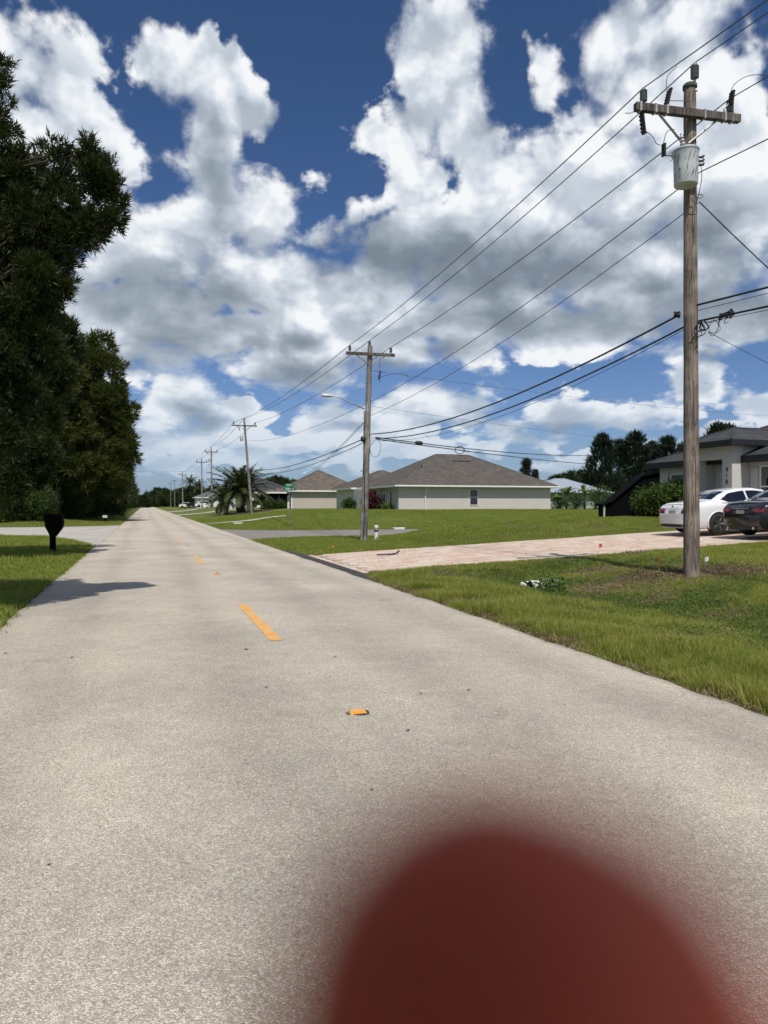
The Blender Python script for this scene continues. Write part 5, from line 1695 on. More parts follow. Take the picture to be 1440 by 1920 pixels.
for i, (px, py, Y) in enumerate(far):
    tp_ = at_y(px, py, Y); g0 = gr(tp_.x, Y); s_ = max(.35, (tp_.z - g0.z) / 9.0)
    sx = s_ * (1.0 if Y < 200 else 1.35)
    place(v_e, i == 0, g0, i * 1.7, (sx, sx, s_), fl[i], 'far trees on the horizon')

# shrubs
def gen_bush(lbl, r, h, leafm, seed, n_cl, per, leaf, sub, name='shrub', aspect=.45, cat='shrub'):
    rg = np.random.default_rng(seed)
    root = empty(name, (0, 0, 0)); tag(root, lbl, cat)
    C = ellip_points((0, 0, h * .5), (r, r, h * .52), n_cl, rg, .2)
    C += rg.normal(0, .08 * r, C.shape); C = C[C[:, 2] > .02]
    V, F = leaves(C, per, sub, leaf, aspect, rg, droop=-.3)
    mesh_np('foliage', V, F, MATS[leafm], root)
    mb = MB()
    for k in range(9):
        a = k * .7; mb.tube([(0, 0, -.1), (math.cos(a) * r * .3, math.sin(a) * r * .3, h * .35), (math.cos(a) * r * .6, math.sin(a) * r * .6, h * .75)], [.04 * r, .03 * r, .012 * r], 5)
    mb.build('stems', MATS['bark'], root)
    return root
hb = gen_bush('x', 2.1, 3.4, 'dark_bush_leaf', 61, 420, 24, .20, .24)
hb2 = gen_bush('x', 2.0, 3.0, 'bush_leaf', 62, 380, 24, .20, .24)
refresh()
hl = ['shrub at the left end of the hedge behind the side street', 'second hedge shrub from the left', 'third hedge shrub from the left, brighter green', 'fourth hedge shrub, left of the mailbox', 'hedge shrub just behind the mailbox', 'hedge shrub right of the mailbox', 'last low hedge shrub under the first row tree', 'low shrub under the second row tree', 'low shrub farther along the row']
hpos = [(-29, 61.5), (-25, 62.5), (-21.5, 61.5), (-18, 62.5), (-14.5, 62), (-11.3, 63), (-8.6, 65.5), (-6.6, 72), (-5.8, 84)]
f_ = [True, True]
for i, (x, y) in enumerate(hpos):
    k = 1 if i in (1, 2, 4) else 0
    place((hb, hb2)[k], f_[k], gr(x, y), i * 1.1, .78 + .1 * math.sin(i * 2.3), hl[i], 'hedge shrubs behind the side street'); f_[k] = False
b1 = gen_bush('bright leafy bush beside the black shelter, left of the white car', .85, 1.25, 'bush_leaf', 71, 230, 22, .14, .10); p = at_y(1224, 950, 27.4); b1.location = gr(p.x, p.y)
b2 = gen_bush('leafy bush under the grey house window, behind the white car', 1.15, 1.5, 'bush_leaf', 72, 230, 22, .14, .11); p = at_y(1264, 950, 26.6); b2.location = gr(p.x, p.y)
b3 = gen_bush('dark crimson-leaved shrub by the entry of the beige house', .95, 1.7, 'red_leaf', 73, 150, 18, .2, .14); b3.location = gr(21.0, 69.6)
b4 = gen_bush('small pale yellow-green plant in front of the crimson shrub', .45, .5, 'banana_leaf', 74, 40, 14, .2, .1); b4.location = gr(21.5, 66.4)
b5 = gen_bush('dark spiky plant left of the beige house entry', .7, 1.1, 'dark_bush_leaf', 75, 60, 18, .3, .12, aspect=.2); b5.location = gr(20.6, 76.5)
refresh()
for i, (px, l_) in enumerate(((672, 'dark spiky plant just left of the second pole'), (664, 'leftmost dark spiky plant by the pinkish wall'))):
    place(b5, False, gr(at_y(px, 950, 80).x, 80), i, .9, l_)
place(b5, False, gr(14.6, 92.2), 2, 1.1, 'dark shrub in front of the screened porch')
place(b5, False, gr(16.0, 92.0), 3, .9, 'small dark shrub beside the white column of the porch')
# green weedy bush next to the culvert end
cpos = on_ground(1033, 1112)
b6 = gen_bush('dark green weed clump beside the white culvert end', .30, .34, 'weed_leaf', 76, 70, 16, .06, .05); b6.location = gr(cpos.x, cpos.y, -.03)

# banana plants
def banana(lbl, loc, h, seed):
    rg = np.random.default_rng(seed)
    root = empty('banana_plant', loc); tag(root, lbl, 'banana plant', 'banana plants before the metal-roofed house')
    mb = MB(); mb.tube([(0, 0, -.1), (.05, 0, h * .5), (.0, 0, h * .62)], [.13, .10, .07], 8); mb.build('stem', MATS['banana_leaf'], root, smooth=True)
    for k in range(9):
        a = k * 2.4 + rg.normal() * .3; el_ = rg.uniform(.5, 1.3); L = h * rg.uniform(.5, .72); w0 = .22
        V = []; F = []
        for i in range(9):
            u = i / 8
            out = L * (math.sin(u * 1.3) / 1.3 * math.cos(el_) * 1.3); up = L * (u * math.sin(el_) - .5 * u * u)
            w_ = w0 * math.sin(math.pi * (.08 + .9 * u)) ** .6
            c = Vector((math.cos(a) * out, math.sin(a) * out, h * .6 + up)); s_ = Vector((-math.sin(a), math.cos(a), 0)) * w_
            V += [(c - s_ + Vector((0, 0, -.05)))[:], c[:], (c + s_ + Vector((0, 0, -.05)))[:]]
            if i: F += [(3 * i - 3, 3 * i - 2, 3 * i + 1, 3 * i), (3 * i - 2, 3 * i - 1, 3 * i + 2, 3 * i + 1)]
        mesh_np('leaf', V, F, MATS['banana_leaf'], root, smooth=True)
    return root
for i, (px, Y, h, l_) in enumerate(((1062, 66, 2.7, 'leftmost and fullest banana plant before the metal-roofed house'), (1096, 67, 2.9, 'middle banana plant before the metal-roofed house'), (1116, 68, 2.4, 'right banana plant next to the black shelter'), (1046, 68, 1.8, 'small banana plant at the corner of the beige house'))):
    p = at_y(px, 950, Y); banana(l_, gr(p.x, Y), h, 80 + i)
b7 = gen_bush('tangled shrub between the banana plants and the black shelter', 1.3, 2.2, 'dark_bush_leaf', 90, 110, 14, .22, .2)
p = at_y(1128, 950, 64); b7.location = gr(p.x, 64)
refresh()
place(b7, False, gr(at_y(1080, 950, 70).x, 70), 1, .8, 'low tangled shrub between two banana plants')
place(b7, False, gr(at_y(1050, 950, 74).x, 74), 2, .85, 'low shrub against the green wall left of the banana plants')

# palms
def palm(lbl, loc, th, R_, nfr, seed, tr=.32, cat='palm tree'):
    rg = np.random.default_rng(seed)
    root = empty('palm_tree', loc); tag(root, lbl, cat)
    mb = MB(); pr = []
    for i in range(12):
        u = i / 11; pr += [(tr * (1.15 - .25 * u), th * u), (tr * (.95 - .2 * u), th * u + th / 22)]
    mb.lathe(pr, 12); mb.build('trunk', MATS['palm_trunk'], root)
    for k in range(nfr):
        q = (k + .5) / nfr
        a = k * 2.39996; el_ = R(80 - 95 * q) + rg.normal() * .06; L = R_ * rg.uniform(.88, 1.1)
        V = []; F = []
        n_ = 12; pts = []
        p = Vector((math.cos(a) * tr * .6, math.sin(a) * tr * .6, th)); ang = el_
        for i in range(n_ + 1):
            pts.append(p.copy()); st = L / n_
            p = p + Vector((math.cos(a) * math.cos(ang), math.sin(a) * math.cos(ang), math.sin(ang))) * st
            ang -= (.075 + .05 * i / n_) * (1.1 - .35 * math.sin(el_))
        side = Vector((-math.sin(a), math.cos(a), 0))
        for i in range(n_):
            for j in range(3):
                u = (i + j / 3) / n_
                c = pts[i].lerp(pts[i + 1], j / 3); d = (pts[i + 1] - pts[i]).normalized()
                ll = R_ * .20 * math.sin(math.pi * min(1, .12 + .86 * u)) ** .5
                if u < .1: continue
                for s_ in (-1, 1):
                    upv = d.cross(side).normalized()
                    e = c + (side * s_ * .75 + d * .55 - upv * rg.uniform(-.25, .25) + Vector((0, 0, -.12))).normalized() * ll
                    w_ = d * (.055 * R_ / 3)
                    b0 = len(V); V += [(c - w_)[:], (c + w_)[:], e[:]]; F.append((b0, b0 + 1, b0 + 2))
        b0 = len(V)
        mbq = MB(); mbq.tube(pts, [.035 * R_ / 3 * (1.2 - i / n_) for i in range(n_ + 1)], 4, cap=False)
        V += mbq.V; F += [tuple(x + b0 for x in f) for f in mbq.F]
        mesh_np('frond', V, F, MATS['palm_leaf'], root)
    return root
pp = at_y(452, 950, 86.5)
palm('big date palm with arching fronds beside the leaning pole', gr(pp.x, pp.y), 2.5, 3.9, 60, 3, .5)
pp = at_y(421, 950, 96)
palm('smaller date palm left of the big palm', gr(pp.x, pp.y), 1.8, 3.0, 30, 4, .3)
mb = MB(); mb.lathe([(.55, -.2), (.50, .3), (.52, 1.2), (.40, 1.5), (.1, 1.55)], 12)
pp = at_y(420, 950, 88); tag(mb.build('palm_stump', MATS['shed_wood'], None, loc=gr(pp.x, pp.y)), 'tan cut stump standing left of the big palm', 'stump')
for i, (px, py, Y, l_) in enumerate(((357, 905, 215, 'far slim palm behind the sixth utility pole'), (372, 912, 230, 'far palm just right of the sixth pole'), (300, 930, 380, 'tiny far palm above the road end'))):
    pp = at_y(px, py, Y); g0 = gr(pp.x, Y)
    palm(l_, g0, max(1, pp.z - g0.z), 3.2, 22, 10 + i, .2)

# ================================================================== grass blades
def clump_mesh(name, nb, h, spread, lean, w_, seed, m_):
    rg = np.random.default_rng(seed)
    V = []; F = []
    for k in range(nb):
        a = rg.uniform(0, 2 * math.pi); r_ = spread * math.sqrt(rg.random())
        x, y = r_ * math.cos(a), r_ * math.sin(a)
        hh = h * rg.uniform(.5, 1.15); ln = lean * hh * rg.uniform(.2, 1.2); b_ = rg.uniform(0, 2 * math.pi)
        fx, fy = math.cos(b_), math.sin(b_); ww = w_ * rg.uniform(.7, 1.2)
        px_, py_ = -fy * ww, fx * ww
        b0 = len(V)
        for u, wq in ((0, 1), (.4, .85), (.75, .5)):
            dx_, dy_, dz_ = fx * ln * u ** 1.6, fy * ln * u ** 1.6, hh * (u - .12 * u * u)
            V += [(x + dx_ - px_ * wq, y + dy_ - py_ * wq, dz_), (x + dx_ + px_ * wq, y + dy_ + py_ * wq, dz_)]
        V.append((x + fx * ln, y + fy * ln, hh * .86))
        F += [(b0, b0 + 1, b0 + 3, b0 + 2), (b0 + 2, b0 + 3, b0 + 5, b0 + 4), (b0 + 4, b0 + 5, b0 + 6)]
    me = bpy.data.meshes.new(name)
    me.from_pydata(V, [], F); me.update(); me.materials.append(MATS[m_])
    return bpy.data.objects.new(name, me)

def scatter(name, P, rot, scl, src, lbl, cat='grass'):
    """one stuff object: points in P carry copies of the clump meshes through geometry nodes"""
    me = bpy.data.meshes.new(name)
    me.vertices.add(len(P)); me.vertices.foreach_set('co', np.asarray(P, dtype=np.float32).ravel())
    a = me.attributes.new('rot', 'FLOAT_VECTOR', 'POINT'); a.data.foreach_set('vector', np.asarray(rot, dtype=np.float32).ravel())
    a = me.attributes.new('scl', 'FLOAT_VECTOR', 'POINT'); a.data.foreach_set('vector', np.asarray(scl, dtype=np.float32).ravel())
    a = me.attributes.new('pick', 'INT', 'POINT'); a.data.foreach_set('value', RNG.integers(0, len(src), len(P)).astype(np.int32))
    o = bpy.data.objects.new(name, me); col.objects.link(o)
    ng = bpy.data.node_groups.new(name, 'GeometryNodeTree')
    ng.interface.new_socket('Geometry', in_out='INPUT', socket_type='NodeSocketGeometry')
    ng.interface.new_socket('Geometry', in_out='OUTPUT', socket_type='NodeSocketGeometry')
    gi_ = ng.nodes.new('NodeGroupInput'); go_ = ng.nodes.new('NodeGroupOutput')
    iop = ng.nodes.new('GeometryNodeInstanceOnPoints')
    j = ng.nodes.new('GeometryNodeGeometryToInstance')
    for s_ in reversed(src):
        oi = ng.nodes.new('GeometryNodeObjectInfo'); oi.inputs['Object'].default_value = s_
        oi.inputs['As Instance'].default_value = True
        ng.links.new(oi.outputs['Geometry'], j.inputs[0])
    ng.links.new(j.outputs[0], iop.inputs['Instance'])
    iop.inputs['Pick Instance'].default_value = True
    for nm_, dt, sk in (('rot', 'FLOAT_VECTOR', 'Rotation'), ('scl', 'FLOAT_VECTOR', 'Scale'), ('pick', 'INT', 'Instance Index')):
        na = ng.nodes.new('GeometryNodeInputNamedAttribute'); na.data_type = dt; na.inputs[0].default_value = nm_
        ng.links.new(na.outputs[0], iop.inputs[sk])
    ng.links.new(gi_.outputs[0], iop.inputs['Points']); ng.links.new(iop.outputs[0], go_.inputs[0])
    md = o.modifiers.new('scatter', 'NODES'); md.node_group = ng
    return tag(o, lbl, cat, kind='stuff')

def pts_in(x0, x1, y0, y1, n_, keep):
    x = RNG.uniform(x0, x1, n_); y = RNG.uniform(y0, y1, n_)
    k = keep(x, y)
    return x[k], y[k]
def nse(x, y, s):
    return .5 + .5 * np.sin(x * s + 1.7 * np.sin(y * s * .7)) * np.cos(y * s * 1.1 + 1.3 * np.sin(x * s * .6))
def in_view(x, y, pad=2.5):
    r_ = x * math.cos(YAW) - y * math.sin(YAW); d = x * math.sin(YAW) + y * math.cos(YAW)
    return np.abs(r_) < d * .53 + pad
def bare(x, y):
    b_ = 1.3 * np.exp(-(((x - 10.5) / 1.1) ** 2 + ((y - 11.6) / .8) ** 2)) + .85 * np.exp(-(((x - 8.9) / 1.2) ** 2 + ((y - 12.4) / .8) ** 2)) + .8 * np.exp(-(((x - 6.0) / .8) ** 2 + ((y - 15.0) / .7) ** 2))
    return np.maximum(b_, (nse(x, y, 1.9) > .82) * .75)
def not_paved(x, y):
    d = (x > RX1 - .05) & (x < 22.8) & (y > DY0 - .02) & (y < DY1 + .02)
    ap = (x > 0) & (x < RX1 + .5) & (y > DY0 - 1.5) & (y < DY1 + 2.4)
    cs = (y > cross_south(x) - .05) & (y < cross_north(x) + .05) & (x > 0)
    ss_ = (y > side_south(x) - .05) & (y < side_north(x) + .05) & (x < 0)
    return ~(d | ap | cs | ss_)
def field(name, x, y, src, sc_fn, lbl):
    z = height(x, y)
    n_ = len(x)
    rot = np.stack([RNG.normal(0, .12, n_), RNG.normal(0, .12, n_), RNG.uniform(0, 6.283, n_)], 1)
    s_ = sc_fn(x, y)[:, None] * RNG.uniform(.75, 1.25, (n_, 1)); s_ = np.repeat(s_, 3, 1); s_[:, 2] *= RNG.uniform(.8, 1.2, n_)
    return scatter(name, np.stack([x, y, z - .004], 1), rot, s_, src, lbl)
tall = [clump_mesh('c', 22, .16, .07, .55, .0022, 1, 'grass_blade'), clump_mesh('c', 22, .13, .07, .8, .0022, 2, 'grass_blade'), clump_mesh('c', 18, .15, .06, .7, .0018, 3, 'grass_blade_dry'), clump_mesh('c', 20, .12, .07, .9, .0020, 13, 'grass_blade_dry')]
short = [clump_mesh('c', 26, .055, .10, .9, .0028, 4, 'grass_blade'), clump_mesh('c', 26, .045, .10, 1.2, .0028, 5, 'grass_blade'), clump_mesh('c', 22, .05, .10, 1.0, .0028, 6, 'grass_blade_dry'), clump_mesh('c', 26, .05, .10, 1.0, .003, 14, 'grass_blade')]
def weed_mesh(seed):
    rg = np.random.default_rng(seed)
    V, F = leaves(np.array([[0, 0, .025]]), 44, .045, .020, .6, rg, droop=-.4, flat=.5)
    me = bpy.data.meshes.new('c'); me.from_pydata(V.tolist(), [], F.tolist()); me.update(); me.materials.append(MATS['weed_leaf'])
    return bpy.data.objects.new('c', me)
weeds = [weed_mesh(1), weed_mesh(2), weed_mesh(3)]
lng = [clump_mesh('c', 16, .10, .18, .7, .006, 7, 'grass_blade'), clump_mesh('c', 16, .08, .18, 1.0, .006, 8, 'grass_blade'), clump_mesh('c', 12, .09, .16, .9, .005, 9, 'grass_blade_dry')]
# tall fringe along the road, right side
x, y = pts_in(4.42, 7.6, 2.5, 15.2, 46000, lambda x, y: (RNG.random(len(x)) < np.clip(1.25 - (x - 4.5) / 2.4 + .3 * (nse(x, y, 2.3) - .5), 0, 1) * np.clip((x - 4.44 - .10 * nse(x, y * 2.2, 3.1)) / .22, .04, 1)) & in_view(x, y) & not_paved(x, y) & (bare(x, y) < .6))
field('tall_grass', x, y, tall, lambda x, y: (.62 + .55 * nse(x, y, 2.1)) * np.clip(1.15 - (x - 5.2) / 5, .5, 1.1), 'tall yellowish green grass fringe along the right road edge')
# general cover on the near verge
x, y = pts_in(4.5, 17, 2.5, 16.4, 60000, lambda x, y: (RNG.random(len(x)) < (1 - bare(x, y)) * np.clip(1.2 - y / 60, .3, 1)) & in_view(x, y) & not_paved(x, y))
field('verge_grass', x, y, short, lambda x, y: .75 + .5 * nse(x, y, .9), 'short green grass covering the verge round the near pole')
x, y = pts_in(5.6, 15, 4, 15.5, 17000, lambda x, y: (RNG.random(len(x)) < np.exp(-((x - 8.0) / 2.2) ** 2) * (nse(x, y, 1.4) > .35) * (1 - .8 * np.clip(bare(x, y), 0, 1))) & in_view(x, y) & not_paved(x, y))
field('ditch_weeds', x, y, weeds, lambda x, y: .8 + .7 * nse(x, y, 1.4), 'dark green weeds growing in the shallow ditch')
# mown lawns further off
x, y = pts_in(4.45, 24, 22.6, 36, 34000, lambda x, y: in_view(x, y, 1) & not_paved(x, y))
field('lawn_grass', x, y, lng[:2], lambda x, y: .55 + .35 * nse(x, y, .7), 'mown green lawn between the paver driveway and cross street')
x, y = pts_in(16.5, 27, 10, 16.4, 6000, lambda x, y: in_view(x, y, 1) & not_paved(x, y))
field('lawn_grass', x, y, lng, lambda x, y: .55 + .35 * nse(x, y, .7), 'green lawn at the right edge beyond the near pole')
x, y = pts_in(4.5, 40, 45, 75, 40000, lambda x, y: in_view(x, y, 1) & not_paved(x, y))
field('lawn_grass', x, y, lng[:2], lambda x, y: .7 + .5 * nse(x, y, .4), 'darker green lawn rising to the beige house')
x, y = pts_in(-11, -1.70, 8, 44, 42000, lambda x, y: in_view(x, y, 1.5) & not_paved(x, y) & (RNG.random(len(x)) < np.clip(1.3 - y / 60, .4, 1)))
field('lawn_grass', x, y, short + lng[:1], lambda x, y: .75 + .5 * nse(x, y, .9), 'shaded lawn round the mailbox on the left')
x, y = pts_in(-32, -1.75, 57, 95, 22000, lambda x, y: in_view(x, y, 1.5) & not_paved(x, y))
field('lawn_grass', x, y, lng, lambda x, y: .9 + .5 * nse(x, y, .4), 'strip of grass before the hedge beyond the side street')

chips = []
for sd2 in (1, 2, 3):
    rg = np.random.default_rng(sd2 + 40)
    V, F = leaves(np.zeros((1, 3)) + [0, 0, .012], 16, .05, .05, .22, rg, flat=.12)
    me = bpy.data.meshes.new('c'); me.from_pydata(V.tolist(), [], F.tolist()); me.update(); me.materials.append(MATS['thatch'])
    chips.append(bpy.data.objects.new('c', me))
x, y = pts_in(4.42, 13, 4, 16.3, 30000, lambda x, y: (RNG.random(len(x)) < np.clip(bare(x, y) * 1.2 + .9 * (x < 4.95 + .25 * nse(x, y, 1.3)) + .06, 0, 1)) & in_view(x, y) & not_paved(x, y))
field('dead_grass', x, y, chips, lambda x, y: .6 + .8 * nse(x, y, 2.9), 'brown dead grass and thatch along the road edge and round the near pole', )

# ================================================================== small things
# mailbox with a broad rounded top, seen from behind
mp = on_ground(99, 1036)
mt = (mp - EYE).dot(c_f)
mbx = empty('mailbox', mp, R(0))
tag(mbx, 'near black mailbox with flared body on a thick post, left of the road', 'mailbox')
s_ = mt / FPX
def mlat(prof, d0, d1, nme, m_):
    n_ = len(prof); V = [(a * s_, d0, z * s_) for a, z in prof] + [(a * s_, d1, z * s_) for a, z in prof]
    mb = MB(); mb.add(V, [tuple(range(n_)), tuple(range(n_, 2 * n_))[::-1]] + [(i, i + n_, (i + 1) % n_ + n_, (i + 1) % n_) for i in range(n_)])
    return mb.build(nme, MATS[m_], mbx, auto=35)
mlat([(-5.4, -4), (5.4, -4), (5.0, 40), (-4.6, 40)], -.09, .09, 'post', 'mail_black')
mlat([(-4, 30), (5.5, 30), (12, 39), (17, 46), (19, 56), (17, 66), (10, 70), (-9, 70), (-14, 66), (-12, 48), (-7, 38)], -.17, .30, 'body', 'mail_black')
mlat([(-13, 66), (17.5, 66), (20, 69), (14, 72), (-6, 72), (-15, 69)], -.19, .32, 'lid', 'mail_black')
mlat([(-6, 0), (6, 0), (6, 2.2), (-6, 2.2)], -.12, .12, 'base_collar', 'mail_black')
# farther mailbox
mp2 = on_ground(197, 979); mp2 = gr(mp2.x, mp2.y)
m2 = empty('mailbox', mp2); tag(m2, 'far grey-topped mailbox beside the row trees, beyond the side street', 'mailbox')
k_ = (mp2 - EYE).dot(c_f) / FPX
mb = MB(); mb.box(-2.2 * k_, 2.2 * k_, -.06, .06, -.2, 8 * k_); mb.build('post', MATS['mail_black'], m2)
mb = MB(); mb.box(-4 * k_, 4 * k_, -.25, .25, 8 * k_, 13 * k_, .02); mb.build('body', MATS['stucco_grey'], m2)
mb = MB(); mb.box(-7 * k_, 7 * k_, -.28, .28, 14.5 * k_, 16 * k_); mb.box(-1 * k_, 1 * k_, -.05, .05, 13 * k_, 14.5 * k_); mb.build('lid', MATS['mail_black'], m2)
# street sign
spx = at_y(543, 950, 49.2); sb = gr(spx.x, spx.y)
sg = empty('street_sign', sb); tag(sg, 'green crossed street name signs on a thin post beyond the cross street', 'street sign')
zt = at_y(545, 914, 49.2).z - sb.z
mb = MB(); mb.tube([(0, 0, -.2), (0, 0, zt)], .024, 8); mb.build('post', MATS['steel'], sg)
for j, (an, dz_) in enumerate(((8, -.10), (-52, .16))):
    Mr = Matrix.Translation((0, 0, zt + dz_)) @ Matrix.Rotation(R(an), 4, 'Z')
    mb = MB(); mb.box(-.42, .42, -.012, .012, -.11, .11, M=Mr); o = mb.build('name_plate', MATS['sign_green'], sg)
    mb = MB(); rg_ = random.Random(j + 4)
    xx = -.26
    while xx < .26:
        w_ = rg_.uniform(.03, .05); mb.box(xx, xx + w_ * .4, -.0155, -.0125, -.045, .045, M=Mr); mb.box(xx + w_ * .4, xx + w_, -.0155, -.0125, rg_.choice((-.045, .0, .03)), rg_.choice((.015, .045)) + .001, M=Mr); xx += w_ + .03
    mb.build('lettering', MATS['sign_white'], o)
# white utility marker post
mk = on_ground(705.5, 1012)
k_ = (mk - EYE).dot(c_f) / FPX
pst = empty('marker_post', mk); tag(pst, 'short white marker post with black band just right of the second pole', 'marker post')
mb = MB(); mb.lathe([(3.9 * k_, -.1), (3.7 * k_, 4 * k_), (3.0 * k_, 15 * k_), (2.8 * k_, 16 * k_)], 12); mb.build('body', MATS['plastic_white'], pst, auto=40)
mb = MB(); mb.lathe([(3.0 * k_, 15.6 * k_), (4.4 * k_, 16.2 * k_), (4.4 * k_, 18.0 * k_), (2.6 * k_, 18.6 * k_)], 12); mb.build('band', MATS['black_trim'], pst, auto=40)
mb = MB(); mb.lathe([(2.6 * k_, 18.4 * k_), (2.7 * k_, 21.5 * k_), (4.0 * k_, 22.0 * k_), (4.1 * k_, 26.0 * k_), (3.2 * k_, 27 * k_), (0, 27.3 * k_)], 12); mb.build('cap', MATS['plastic_white'], pst, auto=40)
mb = MB(); mb.box(-.03, .03, -4.0 * k_, -3.2 * k_, 2.5 * k_, 5 * k_); mb.build('label_plate', MATS['black_trim'], pst)
# flat white slabs (drain or meter covers) in the grass
def slab(px, py, w_, d_, h_, lbl):
    p = on_ground(px, py); mb = MB(); mb.box(-w_ / 2, w_ / 2, -d_ / 2, d_ / 2, -.03, h_, .02)
    tag(mb.build('utility_cover', MATS['concrete'] if h_ < .08 else MATS['plastic_white'], None, loc=gr(p.x, p.y)), lbl, 'utility cover')
slab(747, 993, .7, .5, .12, 'white slab lying by the cross street right of the marker post')
slab(446, 983, .62, .45, .12, 'small white slab in the grass below the palm')
# white culvert end
cv = on_ground(1018, 1103)
cr_ = empty('culvert', (cv.x, cv.y, H(cv.x, cv.y)), R(24)); tag(cr_, 'white broken concrete culvert end lying in the ditch', 'culvert')
rg = np.random.default_rng(5)
mb = MB(); n_ = 16
V = []; F = []
for i in range(6):
    for k in range(n_):
        a = math.pi * (k / (n_ - 1)); r_ = .23 + .012 * rg.normal()
        V.append((-.34 + .14 * i, r_ * math.cos(a), .16 * math.sin(a) + .014 * rg.normal() + .01))
    if i: F += [((i - 1) * n_ + k, (i - 1) * n_ + k + 1, i * n_ + k + 1, i * n_ + k) for k in range(n_ - 1)]
mb.add(V, F); mb.build('pipe_top', mat('white_concrete', (.62, .61, .58), .9, var=.25, scale=8, bump=1, bscale=30), cr_)
for k in range(9):
    mb = MB(); a, b_, c = rg.uniform(.02, .06, 3); mb.box(-a, a, -b_, b_, -c, c, .008)
    o = mb.build('broken_chunk', MATS['white_concrete'], cr_); o.location = (rg.uniform(-.45, .35), rg.uniform(-.28, .28), .06 + rg.uniform(0, .05)); o.rotation_euler = tuple(rg.uniform(0, 3, 3))
# black scrap on the pavers
sp_ = on_ground(728, 1044)
mb = MB(); P_ = [Vector((-.35, 0, .02)), Vector((-.1, .02, .03)), Vector((.12, 0, .03)), Vector((.28, .03, .06)), Vector((.36, .05, .13))]
V = []; F = []
for i, p in enumerate(P_): V += [(p.x, p.y - .05, p.z), (p.x, p.y + .06, p.z + .012)]
for i in range(4): F += [(2 * i, 2 * i + 2, 2 * i + 3, 2 * i + 1)]
mb.add(V + [(a, b, c - .015) for a, b, c in V], F + [tuple(q + 10 for q in f)[::-1] for f in F] + [(0, 10, 12, 2), (2, 12, 14, 4), (4, 14, 16, 6), (6, 16, 18, 8)])
sp_.z = float(drive_h(sp_.x)) + .0
tag(mb.build('rubber_scrap', MATS['car_black_plastic'], None, loc=sp_), 'bent black strip of rubber lying on the pavers near the road', 'rubber scrap')
# survey flags
def flag(px, py, h, m_, lbl):
    p = on_ground(px, py); p = gr(p.x, p.y)
    if DY0 < p.y < DY1: p.z = float(drive_h(p.x))
    rt = empty('survey_flag', p); tag(rt, lbl, 'flag')
    mb = MB(); mb.tube([(0, 0, -.05), (.01, 0, h)], .004, 5); mb.build('wire_stem', MATS['galvanised'], rt)
    V = [(.0, 0, h), (.05, .02, h - .01), (.09, -.01, h + .01), (.0, 0, h - .09), (.05, .02, h - .1), (.085, -.01, h - .08)]
    mb = MB(); mb.add(V + [(a, b + .002, c) for a, b, c in V], [(0, 1, 4, 3), (1, 2, 5, 4), (6, 9, 10, 7), (7, 10, 11, 8)]); mb.build('flag_cloth', MATS[m_], rt)
flag(1123, 1040, .24, 'flag_red', 'red survey flag at the paver edge left of the near pole')
flag(1228, 1070, .26, 'flag_pink', 'faded orange survey flag in the grass just left of the near pole')
flag(1321, 1066, .22, 'plastic_white', 'small white survey flag right of the near pole foot')
flag(622, 1028, .10, 'reflector_orange', 'tiny yellow flag in the grass left of the second pole')
def litter(px, py, s_, m_, lbl, cat='litter'):
    p = on_ground(px, py); p = gr(p.x, p.y) if p.x > RX1 or p.x < RX0 else Vector((p.x, p.y, road_z(p.x)))
    rg = np.random.default_rng(int(px)); n_ = 7
    s_ *= .75
    V = [(0, 0, s_ * .35)] + [(s_ * rg.uniform(.5, 1.1) * math.cos(a), s_ * rg.uniform(.4, .8) * math.sin(a), rg.uniform(.0, .3) * s_) for a in np.linspace(0, 5.5, n_)]
    mb = MB(); mb.add(V, [(0, 1 + i, 1 + (i + 1) % n_) for i in range(n_)])
    return tag(mb.build(cat.replace(' ', '_'), MATS[m_], None, loc=p + Vector((0, 0, .004))), lbl, cat)
litter(1133, 1143, .035, 'plastic_white', 'crumpled white paper scrap in the ditch grass')
litter(461, 1239, .035, 'debris', 'dark speck of debris left of the first dash', 'leaf litter')
litter(628, 1255, .028, 'debris', 'dark speck of debris above the orange marker', 'leaf litter')
litter(499, 1317, .026, 'debris', 'dark speck on the road left of the orange marker', 'leaf litter')
litter(790, 1329, .028, 'debris', 'dark speck on the road right of the orange marker', 'leaf litter')
litter(880, 1320, .030, 'dry_leaf', 'small curled leaf on the road to the right', 'leaf litter')
litter(135, 1253, .030, 'debris', 'dark speck on the road at far left', 'leaf litter')
litter(10, 1243, .034, 'debris', 'dark twig end at the left edge of the road', 'leaf litter')
litter(765, 1403, .026, 'debris', 'dark speck on the road below the orange marker', 'leaf litter')
litter(697, 1525, .018, 'dry_leaf', 'tiny tan leaf on the road above the finger', 'leaf litter')
litter(92, 1670, .016, 'debris', 'dark speck low on the road at left', 'leaf litter')
litter(407, 1085, .05, 'debris', 'small dark lump on the centre line between dashes', 'leaf litter')
# neighbouring concrete driveways beyond the cross street
def path_strip(name, x0, x1, y0, y1, m_='concrete'):
    V = []; F = []
    n_ = 16
    for i in range(n_ + 1):
        x = x0 + (x1 - x0) * i / n_
        for yy in (y0, (y0 + y1) / 2, y1): V.append((x, yy, H(x, yy) + .05))
        if i:
            F += [(3 * i - 3, 3 * i, 3 * i + 1, 3 * i - 2), (3 * i - 2, 3 * i + 1, 3 * i + 2, 3 * i - 1)]
    tag(mesh_np(name, V, F, MATS[m_]), kind='structure')
path_strip('footpath', 4.42, 11.0, 60.0, 61.6)
path_strip('neighbour_driveway', 4.42, 13.0, 108, 114)
path_strip('far_driveway', 4.42, 11.5, 150, 160)
path_strip('mulch_bed', 8.8, 13.4, 82, 90, 'mulch')
